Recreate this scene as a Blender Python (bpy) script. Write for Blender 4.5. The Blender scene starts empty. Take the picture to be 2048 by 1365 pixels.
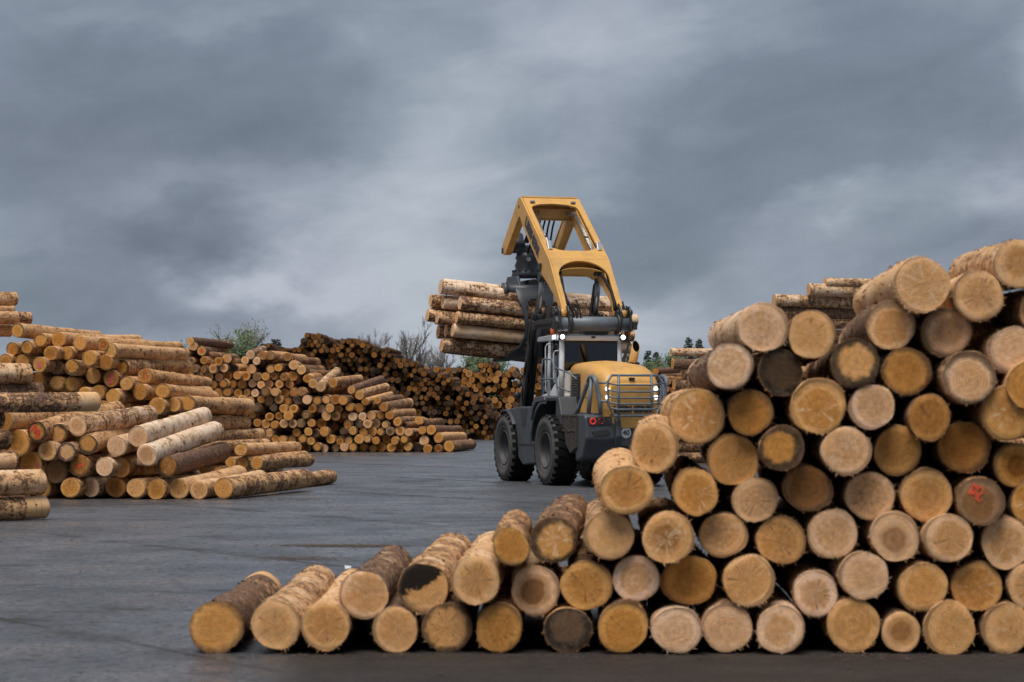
import bpy, bmesh, math, random
from mathutils import Vector, Matrix, Euler, noise

random.seed(7)
R = math.radians
SC = bpy.context.scene
COL = SC.collection

# ------------------------------------------------------------------ camera
F = 4836.0            # focal length in photo pixels (85 mm on full frame)
CAM_H = 2.1           # eye height above the yard
HOR = 800.0           # photo row of the horizon
cam_d = bpy.data.cameras.new('camera'); cam = bpy.data.objects.new('camera', cam_d)
COL.objects.link(cam); SC.camera = cam
cam.location = (0, 0, CAM_H); cam.rotation_euler = (R(90), 0, 0)
cam_d.sensor_width = 36; cam_d.lens = F / 2048 * 36
cam_d.shift_y = (HOR - 682.5) / 2048
cam_d.clip_start = 0.1; cam_d.clip_end = 6000
cam_d.dof.use_dof = True; cam_d.dof.focus_distance = 57; cam_d.dof.aperture_fstop = 2.9

# ------------------------------------------------------------------ view / sampling
SC.view_settings.view_transform = 'Standard'; SC.view_settings.look = 'None'
SC.view_settings.gamma = 1; SC.view_settings.exposure = 1.40
SC.render.engine = 'CYCLES'
SC.cycles.use_denoising = True
SC.cycles.max_bounces = 6; SC.cycles.diffuse_bounces = 3; SC.cycles.glossy_bounces = 3
SC.cycles.transparent_max_bounces = 10
SC.cycles.sample_clamp_indirect = 4

# ------------------------------------------------------------------ node helper
class G:
    def __init__(s, nt): s.t = nt
    def n(s, typ, ins=None, **props):
        nd = s.t.nodes.new('ShaderNode' + typ)
        for k, v in props.items(): setattr(nd, k, v)
        for k, v in (ins or {}).items():
            sock = nd.inputs[k]
            if isinstance(v, bpy.types.NodeSocket): s.t.links.new(v, sock)
            elif isinstance(v, bpy.types.Node): s.t.links.new(v.outputs[0], sock)
            else: sock.default_value = v
        return nd
    def m(s, op, a, b=None, c=None, clamp=False):
        ins = {0: a}
        if b is not None: ins[1] = b
        if c is not None: ins[2] = c
        nd = s.n('Math', ins, operation=op); nd.use_clamp = clamp
        return nd.outputs[0]
    def v(s, op, a, b=None):
        ins = {0: a}
        if b is not None: ins[1] = b
        nd = s.n('VectorMath', ins, operation=op)
        return nd.outputs['Value'] if op in ('LENGTH', 'DISTANCE', 'DOT_PRODUCT') else nd.outputs[0]
    def noise(s, vec, scale, detail=3, rough=.55, dist=0):
        return s.n('TexNoise', {'Vector': vec, 'Scale': scale, 'Detail': detail, 'Roughness': rough, 'Distortion': dist}).outputs[0]
    def mr(s, val, a, b, c=0., d=1., smooth=True):
        nd = s.n('MapRange', {'Value': val, 'From Min': a, 'From Max': b, 'To Min': c, 'To Max': d})
        if smooth: nd.interpolation_type = 'SMOOTHSTEP'
        return nd.outputs[0]
    def mix(s, f, a, b, mode='MIX'):
        nd = s.t.nodes.new('ShaderNodeMix'); nd.data_type = 'RGBA'; nd.blend_type = mode
        for i, val in ((0, f), (6, a), (7, b)):
            if isinstance(val, bpy.types.NodeSocket): s.t.links.new(val, nd.inputs[i])
            elif i == 0: nd.inputs[0].default_value = val
            else: nd.inputs[i].default_value = (*val[:3], 1)
        return nd.outputs[2]
    def ramp(s, f, stops, interp='LINEAR'):
        nd = s.n('ValToRGB', {0: f}); cr = nd.color_ramp; cr.interpolation = interp
        while len(cr.elements) < len(stops): cr.elements.new(.5)
        for e, (p, c) in zip(cr.elements, stops): e.position = p; e.color = (*c, 1)
        return nd.outputs[0]

def new_mat(name):
    m = bpy.data.materials.new(name); m.use_nodes = True
    nt = m.node_tree; nt.nodes.clear(); g = G(nt)
    out = nt.nodes.new('ShaderNodeOutputMaterial')
    return m, g, out

# ------------------------------------------------------------------ sky
SUN_AZ, SUN_EL = R(206), R(67)          # compass angle from +Y (clockwise), elevation: behind the camera, a little left
w = bpy.data.worlds.new('World'); SC.world = w; w.use_nodes = True
nt = w.node_tree; nt.nodes.clear(); g = G(nt)
out = nt.nodes.new('ShaderNodeOutputWorld')
sky = g.n('TexSky', sky_type='NISHITA', sun_disc=False, sun_elevation=SUN_EL, sun_rotation=SUN_AZ, air_density=1.0, dust_density=2.0)
dirv = g.n('TexCoord').outputs['Generated']
sep = g.n('SeparateXYZ', {0: dirv})
warp = g.v('MULTIPLY', dirv, (1.0, 1.0, 1.7))
# diagonal drift of the cloud bands
tilt = g.n('VectorRotate', {'Vector': warp, 'Axis': (0, 1, 0), 'Angle': R(24)}).outputs[0]
n1 = g.noise(tilt, 6.5, 5, .5, .35)
n2 = g.noise(g.v('MULTIPLY', tilt, (1, 1, 1.5)), 19, 6, .55, .5)
cl = g.m('ADD', g.m('MULTIPLY', g.m('SUBTRACT', n1, .5), .95), g.m('MULTIPLY', g.m('SUBTRACT', n2, .5), .85))
# the larger masses of this overcast: (photo column, photo row, half width, half height, brightness)
wob = g.v('MULTIPLY', g.v('SUBTRACT', g.n('TexNoise', {'Vector': tilt, 'Scale': 9, 'Detail': 6, 'Roughness': .56}).outputs['Color'], (.5, .5, .5)), (.13, 0, .085))
dw = g.v('ADD', dirv, wob)
acc = cl
for (px, py, sx, sy, amp) in [(400, 240, 400, 130, -.36), (250, 520, 260, 80, -.26), (440, 470, 90, 60, -.22), (640, 120, 330, 60, -.12), (150, 630, 380, 60, -.26),
                              (400, 500, 150, 60, -.24), (690, 560, 260, 75, .36), (500, 585, 150, 26, .22), (850, 440, 220, 90, .18), (880, 110, 190, 110, .14), (560, 350, 200, 45, .15),
                              (1180, 110, 220, 150, .14), (1790, 110, 300, 120, -.24), (1620, 250, 260, 100, -.20), (1440, 360, 230, 95, -.18), (1260, 450, 220, 90, -.18), (1130, 520, 130, 50, -.10), (1000, 330, 200, 80, .10), (1180, 200, 200, 80, .08), (1380, 60, 220, 70, .12),
                              (1020, 500, 120, 90, -.05), (1720, 400, 150, 38, .30), (2010, 385, 90, 45, .34), (1560, 500, 200, 60, .06),
                              (2060, 120, 70, 120, .28), (1400, 660, 420, 70, .14), (950, 660, 300, 70, .18), (40, 60, 260, 120, -.16), (330, 30, 300, 30, .12), (800, 470, 340, 200, .07), (960, 260, 230, 150, .10), (1320, 600, 300, 90, .12), (700, 690, 900, 60, .10)]:
    c = Vector(((px - 1024) / F, 1, (HOR - py) / F)).normalized()
    d = g.v('MULTIPLY', g.v('SUBTRACT', dw, tuple(c)), (F / sx, 1.5, F / sy))
    fall = g.mr(g.v('LENGTH', d), 0., 1.75, amp * 1.55, 0.)
    acc = g.m('ADD', acc, fall)
f = g.mr(acc, -.76, .70, 0, 1, smooth=False)
cloud = g.ramp(f, [(0, (.138, .170, .218)), (.35, (.200, .240, .300)), (.62, (.282, .328, .394)), (1, (.46, .505, .57))])
lilac = g.mix(g.mr(g.noise(dirv, 7, 2), .45, .7, 0, .55), cloud, g.mix(1.0, cloud, (1.03, .975, 1.02), 'MULTIPLY'))
SKY = 0.385
cl_lin = g.n('VectorMath', {0: lilac, 'Scale': SKY / .06}, operation='SCALE').outputs[0]
tot = g.mix(.965, sky.outputs[0], cl_lin)
bg = g.n('Background', {'Color': tot, 'Strength': .06})
nt.links.new(bg.outputs[0], out.inputs[0])

# ------------------------------------------------------------------ sun behind thin cloud
sl = bpy.data.lights.new('sun', 'SUN'); sun = bpy.data.objects.new('sun', sl); COL.objects.link(sun)
sl.energy = 1.5; sl.angle = R(38); sl.color = (1, .945, .875)
sd = Vector((math.sin(SUN_AZ) * math.cos(SUN_EL), math.cos(SUN_AZ) * math.cos(SUN_EL), math.sin(SUN_EL)))
sun.rotation_euler = sd.to_track_quat('Z', 'Y').to_euler(); sun.location = (-10, -20, 40)

# ------------------------------------------------------------------ geometry helpers
def P(px, py, d):
    """photo pixel at distance d (metres in front of the camera) -> world point"""
    return Vector(((px - 1024) * d / F, d, CAM_H - (py - HOR) * d / F))

def link(o, parent=None):
    COL.objects.link(o)
    if parent is not None: o.parent = parent
    return o
def tag(o, label=None, cat=None, group=None, kind=None):
    if label: o['label'] = label
    if cat: o['category'] = cat
    if group: o['group'] = group
    if kind: o['kind'] = kind
    return o
def empty(name, loc=(0, 0, 0), rz=0):
    o = bpy.data.objects.new(name, None); o.empty_display_size = .3
    o.location = loc; o.rotation_euler = (0, 0, rz); COL.objects.link(o); return o

class MB:
    """collects pieces of one part, then becomes one mesh object"""
    def __init__(s): s.vs = []; s.fs = []; s.sm = []
    def add(s, vs, fs, smooth=False):
        b = len(s.vs); s.vs += [tuple(v) for v in vs]
        s.fs += [tuple(i + b for i in f) for f in fs]; s.sm += [smooth] * len(fs); return s
    def box(s, c, size, rot=None):
        hx, hy, hz = size[0] / 2, size[1] / 2, size[2] / 2
        m = rot.to_matrix() if rot is not None else None
        vs = []
        for i in (-1, 1):
            for j in (-1, 1):
                for k in (-1, 1):
                    v = Vector((i * hx, j * hy, k * hz))
                    if m: v = m @ v
                    vs.append(v + Vector(c))
        return s.add(vs, [(0, 1, 3, 2), (4, 6, 7, 5), (0, 4, 5, 1), (2, 3, 7, 6), (0, 2, 6, 4), (1, 5, 7, 3)])
    def prism(s, pts, a, b, axis='y'):
        """polygon in the other two axes, extruded from a to b along axis"""
        def mk(p, t):
            return (p[0], t, p[1]) if axis == 'y' else ((t, p[0], p[1]) if axis == 'x' else (p[0], p[1], t))
        n = len(pts); vs = [mk(p, a) for p in pts] + [mk(p, b) for p in pts]
        fs = [tuple(range(n))[::-1], tuple(range(n, 2 * n))]
        for i in range(n): fs.append((i, (i + 1) % n, n + (i + 1) % n, n + i))
        return s.add(vs, fs)
    def tube(s, pts, r, n=10, caps=True):
        pts = [Vector(p) for p in pts]; rs = r if isinstance(r, (list, tuple)) else [r] * len(pts)
        b = len(s.vs); prev = None; vs = []; fs = []
        for i, p in enumerate(pts):
            t = (pts[min(i + 1, len(pts) - 1)] - pts[max(i - 1, 0)]).normalized()
            if prev is None:
                u = t.orthogonal().normalized()
            else:
                u = (prev - t * prev.dot(t)).normalized()
            prev = u; wv = t.cross(u)
            for k in range(n):
                a = 2 * math.pi * k / n
                vs.append(p + (u * math.cos(a) + wv * math.sin(a)) * rs[i])
        for i in range(len(pts) - 1):
            for k in range(n):
                fs.append((i * n + k, i * n + (k + 1) % n, (i + 1) * n + (k + 1) % n, (i + 1) * n + k))
        s.add(vs, fs, True)
        if caps:
            s.fs.append(tuple(b + k for k in range(n))[::-1]); s.sm.append(False)
            e = b + (len(pts) - 1) * n
            s.fs.append(tuple(e + k for k in range(n))); s.sm.append(False)
        return s
    def lathe(s, prof, n=40, origin=(0, 0, 0), axis='y', smooth=True):
        """profile of (radius, height along axis)"""
        vs = []; fs = []; o = Vector(origin); m = len(prof)
        for k in range(n):
            a = 2 * math.pi * k / n
            for (r, h) in prof:
                c, d = r * math.cos(a), r * math.sin(a)
                vs.append(o + (Vector((c, h, d)) if axis == 'y' else (Vector((h, c, d)) if axis == 'x' else Vector((c, d, h)))))
        for k in range(n):
            for i in range(m - 1):
                q = ((k) * m + i, k * m + i + 1, ((k + 1) % n) * m + i + 1, ((k + 1) % n) * m + i)
                fs.append(q)
        return s.add(vs, fs, smooth)
    def build(s, name, mat, parent=None, bevel=0, solid=0, fixn=True):
        me = bpy.data.meshes.new(name); me.from_pydata(s.vs, [], s.fs)
        for p, sm in zip(me.polygons, s.sm): p.use_smooth = sm
        if fixn:
            bm = bmesh.new(); bm.from_mesh(me); bmesh.ops.recalc_face_normals(bm, faces=bm.faces); bm.to_mesh(me); bm.free()
        if mat: me.materials.append(mat)
        o = bpy.data.objects.new(name, me); link(o, parent)
        if solid:
            md = o.modifiers.new('s', 'SOLIDIFY'); md.thickness = solid; md.offset = 0
        if bevel:
            md = o.modifiers.new('b', 'BEVEL'); md.width = bevel; md.segments = 2; md.limit_method = 'ANGLE'; md.angle_limit = R(35)
            md.harden_normals = False
        return o
# ------------------------------------------------------------------ materials
def finish(g, out, col, rough, bump=None, bstr=.3, bdist=.02, metal=0., spec=.5):
    p = g.n('BsdfPrincipled', {'Base Color': col if isinstance(col, bpy.types.NodeSocket) else (*col[:3], 1), 'Roughness': rough, 'Metallic': metal})
    p.inputs['Specular IOR Level'].default_value = spec
    if bump is not None:
        b = g.n('Bump', {'Height': bump, 'Strength': bstr, 'Distance': bdist}); g.t.links.new(b.outputs[0], p.inputs['Normal'])
    g.t.links.new(p.outputs[0], out.inputs[0]); return p

TONES = [(0.00, (.80, .545, .36)), (0.20, (.73, .44, .25)), (0.40, (.69, .375, .155)), (0.60, (.60, .285, .074)), (0.75, (.38, .165, .045)), (0.88, (.24, .15, .09)), (1.0, (.035, .026, .02))]

def log_inputs(g, geo):
    """coordinates in log radii, and the per-log values"""
    if geo:
        vec = g.n('Attribute', attribute_name='lc', attribute_type='GEOMETRY').outputs['Vector']
        a = g.n('Attribute', attribute_name='lp', attribute_type='GEOMETRY').outputs['Color']
        s = g.n('SeparateColor', {0: a})
        b = g.n('Attribute', attribute_name='lq', attribute_type='GEOMETRY').outputs['Color']
        s2 = g.n('SeparateColor', {0: b})
        g.dark = s2.outputs[2]; return vec, s.outputs[0], s.outputs[1], s2.outputs[0], s2.outputs[1], s.outputs[2]
    vec = g.n('TexCoord').outputs['Object']
    at = lambda n: g.n('Attribute', attribute_name=n, attribute_type='OBJECT').outputs['Fac']
    return vec, at('tone'), at('rim'), at('core'), at('bark'), g.n('ObjectInfo').outputs['Random']

def endgrain(name, geo=False):
    m, g, out = new_mat(name)
    vec, tone, rim, core, bark, rnd = log_inputs(g, geo)
    sp = g.n('SeparateXYZ', {0: vec})
    x = g.m('ADD', sp.outputs[0], g.m('MULTIPLY', g.m('SUBTRACT', g.m('FRACT', g.m('MULTIPLY', rnd, 17.3)), .5), .22))
    z = g.m('ADD', sp.outputs[2], g.m('MULTIPLY', g.m('SUBTRACT', g.m('FRACT', g.m('MULTIPLY', rnd, 31.7)), .5), .22))
    seed = g.m('MULTIPLY', rnd, 97.)
    p = g.n('CombineXYZ', {0: x, 1: seed, 2: z}).outputs[0]
    nlow = g.noise(p, 1.4, 2); nmid = g.noise(p, 4.5, 4, .6); nfine = g.noise(p, 34, 3, .7)
    r0 = g.v('LENGTH', g.n('CombineXYZ', {0: x, 1: 0., 2: z}).outputs[0])
    r = g.m('ADD', r0, g.m('MULTIPLY', g.m('SUBTRACT', nlow, .5), .22))
    rings = g.m('SINE', g.m('ADD', g.m('MULTIPLY', r, 62.), g.m('MULTIPLY', nmid, 2.2)))
    rfade = g.mr(g.noise(p, 2.1, 2), .38, .66, .15, 1.)
    rings2 = g.m('SINE', g.m('ADD', g.m('MULTIPLY', r, 23.), g.m('MULTIPLY', nlow, 5.)))
    # saw streaks across the cut
    ang = g.m('MULTIPLY', rnd, 40.)
    rot = g.n('VectorRotate', {'Vector': p, 'Axis': (0, 1, 0), 'Angle': ang}).outputs[0]
    saw = g.noise(g.v('MULTIPLY', rot, (2.2, 1, 26)), 1., 3, .6)
    blot = g.noise(rot, 2.6, 5, .65)
    t = g.m('ADD', tone, g.m('MULTIPLY', g.m('MULTIPLY', g.m('SUBTRACT', blot, .5), .60), g.m('SUBTRACT', 1.08, tone)))
    col = g.ramp(g.m('MINIMUM', g.m('MAXIMUM', t, 0.), g.m('MAXIMUM', tone, .84)), TONES)
    val = g.m('ADD', 1.0, g.m('MULTIPLY', g.m('MULTIPLY', rings, rfade), .17))
    val = g.m('ADD', val, g.m('MULTIPLY', g.m('MULTIPLY', rings2, g.m('FRACT', g.m('MULTIPLY', rnd, 13.))), .07))
    val = g.m('ADD', val, g.m('MULTIPLY', g.m('SUBTRACT', saw, .5), .42))
    val = g.m('ADD', val, g.m('MULTIPLY', g.m('SUBTRACT', nfine, .5), .9))
    val = g.m('ADD', val, g.m('MULTIPLY', g.m('SUBTRACT', nmid, .5), .65))
    col = g.mix(1., col, g.n('CombineColor', {0: val, 1: val, 2: val}).outputs[0], 'MULTIPLY')
    # heartwood: an irregular darker, redder blotch inside a paler sapwood ring
    hb = g.m('ADD', .60, g.m('MULTIPLY', g.m('FRACT', g.m('MULTIPLY', rnd, 5.7)), .26))
    rh = g.m('ADD', r0, g.m('MULTIPLY', g.m('SUBTRACT', g.noise(p, 2.0, 4, .6), .5), .55))
    heart = g.mr(rh, g.m('ADD', hb, .07), g.m('SUBTRACT', hb, .07))
    hs = g.m('ADD', .25, g.m('MULTIPLY', g.m('FRACT', g.m('MULTIPLY', rnd, 3.3)), .75))
    sapc = g.mix(1., col, (1.12, 1.17, 1.28), 'MULTIPLY')
    hrt = g.mix(1., col, (.90, .80, .66), 'MULTIPLY')
    col = g.mix(hs, col, g.mix(heart, sapc, hrt))
    wool = g.noise(p, 13, 4, .75)
    wv = g.m('ADD', .58, g.m('MULTIPLY', wool, .84)); col = g.mix(g.m('ADD', .35, g.m('MULTIPLY', heart, .65)), col, g.mix(1., col, g.n('CombineColor', {0: wv, 1: wv, 2: wv}).outputs[0], 'MULTIPLY'))
    cm = g.m('MULTIPLY', g.mr(r, .62, .42), core)
    col = g.mix(cm, col, g.mix(1., col, (.46, .38, .33), 'MULTIPLY'))
    pith = g.m('MULTIPLY', g.mr(r0, .09, .02), g.m('MULTIPLY', g.m('FRACT', g.m('MULTIPLY', rnd, 29.)), .35))
    col = g.mix(pith, col, (.10, .06, .035))
    # drying cracks
    na = g.v('NORMALIZE', g.n('CombineXYZ', {0: x, 1: 0., 2: z}).outputs[0])
    an = g.noise(g.v('ADD', g.v('MULTIPLY', na, (2.6, 1, 2.6)), g.n('CombineXYZ', {0: seed, 1: seed, 2: 0.}).outputs[0]), 1., 2)
    wid = g.m('ADD', .010, g.m('MULTIPLY', g.m('FRACT', g.m('MULTIPLY', rnd, 53.)), .016))
    ck = g.m('LESS_THAN', g.m('ABSOLUTE', g.m('SUBTRACT', an, .52)), wid)
    ck = g.m('MULTIPLY', ck, g.mr(r, .86, .6)); ck = g.m('MULTIPLY', ck, g.mr(nmid, .42, .58, 0., .65))
    ckon = g.m('GREATER_THAN', g.m('FRACT', g.m('MULTIPLY', rnd, 71.)), .32)
    ckl = g.m('GREATER_THAN', g.m('FRACT', g.m('MULTIPLY', rnd, 71.)), .8)
    col = g.mix(g.m('MULTIPLY', ck, ckon), col, g.mix(ckl, (.07, .045, .03), (.78, .62, .42)))
    # weathered rim
    rn = g.m('ADD', r0, g.m('MULTIPLY', g.m('SUBTRACT', g.noise(p, 2.4, 5, .65), .5), .55))
    rm = g.m('MULTIPLY', g.mr(g.m('ADD', rn, g.m('MULTIPLY', rim, .32)), .86, 1.10), g.m('MINIMUM', g.m('MULTIPLY', rim, 1.5), 1.))
    rmcol = g.ramp(nmid, [(.3, (.016, .012, .009)), (.5, (.045, .034, .025)), (.7, (.11, .08, .055))])
    col = g.mix(g.m('MULTIPLY', rm, .92), col, rmcol)
    if not geo:
        ch = g.n('Attribute', attribute_name='char', attribute_type='OBJECT').outputs['Fac']
        cz = g.m('ADD', g.m('SUBTRACT', g.m('MULTIPLY', sp.outputs[2], .9), g.m('MULTIPLY', sp.outputs[0], .5)), g.m('MULTIPLY', g.m('SUBTRACT', g.noise(p, 1.8, 6, .7), .5), 1.3))
        col = g.mix(g.m('MULTIPLY', g.mr(cz, .02, .14), ch), col, g.mix(nfine, (.006, .005, .004), (.045, .034, .026)))
    edge = g.mr(r0, .945, 1.0); col = g.mix(g.m('MULTIPLY', edge, .55), col, (.13, .075, .045))
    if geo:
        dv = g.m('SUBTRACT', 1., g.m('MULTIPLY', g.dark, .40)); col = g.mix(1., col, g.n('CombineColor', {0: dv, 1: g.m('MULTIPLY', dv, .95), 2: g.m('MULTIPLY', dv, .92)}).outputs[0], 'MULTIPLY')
    h = g.m('ADD', g.m('MULTIPLY', saw, .6), g.m('MULTIPLY', nfine, .5))
    finish(g, out, col, .85, h, .7, .014, spec=.08)
    return m

def barkmat(name, geo=False):
    m, g, out = new_mat(name)
    vec, tone, rim, core, bark, rnd = log_inputs(g, geo)
    sp = g.n('SeparateXYZ', {0: vec}); y = sp.outputs[1]
    off = g.n('CombineXYZ', {0: g.m('MULTIPLY', rnd, 61.), 1: g.m('MULTIPLY', rnd, 23.), 2: g.m('MULTIPLY', rnd, 41.)}).outputs[0]
    p = g.v('ADD', g.v('MULTIPLY', vec, (1, .55, 1)), off)
    big = g.noise(p, .75, 3, .5)
    nA = g.noise(p, 2.9, 8, .70, .4)
    ring = g.noise(g.v('ADD', g.v('MULTIPLY', vec, (.7, 3.4, .7)), off), 1.2, 5, .62, .4)
    fib = g.noise(g.v('ADD', g.v('MULTIPLY', vec, (9, 1.1, 9)), off), 1.5, 4, .65)
    fine = g.noise(p, 16, 4, .7)
    s = g.m('ADD', g.m('MULTIPLY', nA, .6), g.m('ADD', g.m('MULTIPLY', ring, .32), g.m('MULTIPLY', big, .26)))     # about .59 mean
    th = g.m('SUBTRACT', .73, g.m('MULTIPLY', bark, .235))
    mask = g.mr(s, g.m('SUBTRACT', th, .03), g.m('ADD', th, .05))
    half = g.m('MULTIPLY', g.mr(s, g.m('SUBTRACT', th, .13), th), .55)                                             # thin inner bark
    ends = g.m('MULTIPLY', g.m('GREATER_THAN', y, g.m('ADD', 21.4, g.m('MULTIPLY', nA, .8))), g.m('GREATER_THAN', g.m('FRACT', g.m('MULTIPLY', rnd, 7.)), .74))
    keep = g.m('SUBTRACT', 1., ends)
    mask = g.m('MULTIPLY', mask, keep); half = g.m('MULTIPLY', half, keep)
    wood = g.ramp(g.m('ADD', g.m('MULTIPLY', tone, .8), g.m('MULTIPLY', g.m('SUBTRACT', big, .5), .9)), [(0, (.78, .60, .44)), (.25, (.68, .425, .225)), (.6, (.63, .35, .15)), (1, (.44, .245, .12))])
    inner = g.ramp(nA, [(.3, (.50, .25, .11)), (.55, (.40, .20, .10)), (.7, (.36, .215, .15))])
    var = g.noise(g.v('ADD', g.v('MULTIPLY', vec, (1.1, 1.5, 1.1)), off), 2.6, 6, .68, .5)
    brk = g.ramp(g.m('ADD', g.m('MULTIPLY', fib, .38), g.m('ADD', g.m('MULTIPLY', fine, .22), g.m('MULTIPLY', var, .52))), [(.42, (.022, .014, .012)), (.51, (.105, .058, .040)), (.58, (.205, .118, .080)), (.65, (.31, .205, .15)), (.73, (.46, .30, .19))])
    grey = g.mix(g.mr(big, .5, .72, 0., .8), brk, g.mix(1., brk, (1.0, 1.05, 1.10), 'MULTIPLY'))
    col = g.mix(half, wood, inner); col = g.mix(mask, col, grey)
    spots = g.mr(g.n('TexVoronoi', {'Vector': p, 'Scale': .85}, feature='F1').outputs['Distance'], .10, .04)
    col = g.mix(g.m('MULTIPLY', spots, .55), col, (.10, .055, .035))
    lines = g.mr(g.noise(g.v('ADD', g.v('MULTIPLY', vec, (.5, 7., .5)), off), 1., 3, .5), .60, .66)
    col = g.mix(g.m('MULTIPLY', lines, .38), col, (.17, .09, .055))
    v2 = g.m('ADD', .78, g.m('MULTIPLY', fine, .44))
    col = g.mix(1., col, g.n('CombineColor', {0: v2, 1: v2, 2: v2}).outputs[0], 'MULTIPLY')
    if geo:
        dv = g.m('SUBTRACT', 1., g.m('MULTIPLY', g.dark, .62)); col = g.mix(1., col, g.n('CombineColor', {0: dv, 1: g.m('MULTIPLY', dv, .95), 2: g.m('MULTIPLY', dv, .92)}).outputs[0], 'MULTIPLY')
    h = g.m('ADD', g.m('MULTIPLY', mask, g.m('ADD', .5, fib)), g.m('ADD', g.m('MULTIPLY', fine, .35), g.m('MULTIPLY', half, .25)))
    finish(g, out, col, .85, h, .9, .03, spec=.12)
    return m

M = {}
M['end'] = endgrain('log_end_grain'); M['bark'] = barkmat('log_bark')
M['end_far'] = endgrain('log_end_grain_far', True); M['bark_far'] = barkmat('log_bark_far', True)

def plain(name, col, rough=.5, metal=0., dirt=0., dirtcol=(.05, .045, .04), scale=3., emis=None, spec=.5, bump=0.):
    m, g, out = new_mat(name)
    vec = g.n('TexCoord').outputs['Object']
    nz = g.noise(vec, scale, 6, .65); fine = g.noise(vec, scale * 9, 3, .6)
    c = g.mix(g.mr(nz, .42, .72, 0., dirt), col, dirtcol)
    vv = g.m('ADD', .9, g.m('MULTIPLY', fine, .2))
    c = g.mix(1., c, g.n('CombineColor', {0: vv, 1: vv, 2: vv}).outputs[0], 'MULTIPLY')
    rg = g.m('ADD', rough - .06, g.m('MULTIPLY', nz, .16))
    p = finish(g, out, c, rg, fine if bump else None, bump, .01, metal, spec)
    if emis:
        p.inputs['Emission Color'].default_value = (*emis[0], 1); p.inputs['Emission Strength'].default_value = emis[1]
    return m
M['yellow'] = plain('machine_yellow_paint', (.60, .325, .085), .45, dirt=.50, dirtcol=(.33, .19, .07), scale=2.6)
M['grey'] = plain('machine_grey_paint', (.052, .059, .069), .5, dirt=.5, dirtcol=(.035, .033, .03), scale=2.2)
M['bluegrey'] = plain('guard_grey_paint', (.125, .150, .175), .45, dirt=.35, dirtcol=(.06, .06, .06), scale=4)
M['black'] = plain('black_steel', (.022, .023, .025), .5, dirt=.5, dirtcol=(.04, .038, .035), scale=5)
M['claw'] = plain('grapple_grey_steel', (.048, .055, .066), .42, dirt=.6, dirtcol=(.03, .03, .032), scale=3)
M['white'] = plain('cab_white_paint', (.80, .81, .82), .4, dirt=.2, dirtcol=(.35, .33, .30), scale=3)
M['rubber'] = plain('tyre_rubber', (.008, .008, .009), .85, dirt=.4, dirtcol=(.014, .013, .012), scale=5, bump=.3, spec=.12)
M['wall_rubber'] = plain('dusty_tyre_sidewall', (.046, .045, .044), .85, dirt=.7, dirtcol=(.090, .083, .075), scale=2.2, bump=.2)
M['rim'] = plain('wheel_rim_paint', (.045, .045, .046), .6, dirt=.7, dirtcol=(.085, .08, .072), scale=4)
M['mud'] = plain('dried_mud', (.050, .042, .034), .95, dirt=.9, dirtcol=(.025, .022, .019), scale=14, bump=1.)
M['hose'] = plain('rubber_hose', (.010, .010, .011), .6, spec=.2)
M['soot_shade'] = plain('exhaust_soot_shade', (.004, .004, .004), .95, spec=0.)
M['steel'] = plain('bare_steel', (.45, .46, .47), .35, metal=.8)
M['chrome'] = plain('cylinder_rod', (.30, .30, .31), .25, metal=.9)
M['ink'] = plain('dark_lettering', (.035, .036, .042), .5)
M['signwhite'] = plain('sign_white', (.78, .78, .77), .5)
M['lamp'] = plain('work_lamp_lens', (.9, .9, .9), .2, emis=((.93, .93, 1.), 3.))
M['tail'] = plain('tail_lamp_red', (.35, .02, .015), .3, emis=((1., .05, .03), .12))
M['tail_off'] = plain('tail_lamp_red_unlit', (.16, .015, .012), .3)
M['amber'] = plain('beacon_orange', (.60, .12, .03), .35)
M['seat'] = plain('seat_fabric', (.06, .06, .065), .9)
M['paint'] = plain('forest_marking_paint', (.80, .09, .035), .6, dirt=.4, dirtcol=(.45, .16, .06), scale=9)
M['pink'] = plain('pink_marking_paint', (.70, .10, .12), .6, dirt=.4, dirtcol=(.40, .14, .09), scale=9)
M['lime'] = plain('yellow_marking_paint', (.60, .52, .08), .6)
M['litter'] = plain('white_plastic', (.45, .47, .50), .5)

def glassmat(name, tint, mixf):
    m, g, out = new_mat(name)
    tr = g.n('BsdfTransparent', {'Color': (*tint, 1)}); gl = g.n('BsdfGlossy', {'Color': (.9, .93, 1, 1), 'Roughness': .04})
    fr = g.n('Fresnel', {'IOR': 1.5}); f = g.m('ADD', fr.outputs[0], mixf)
    mx = g.n('MixShader', {0: f, 1: tr.outputs[0], 2: gl.outputs[0]}); g.t.links.new(mx.outputs[0], out.inputs[0]); return m
M['glass'] = glassmat('tinted_cab_glass', (.20, .22, .25), .03)

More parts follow.
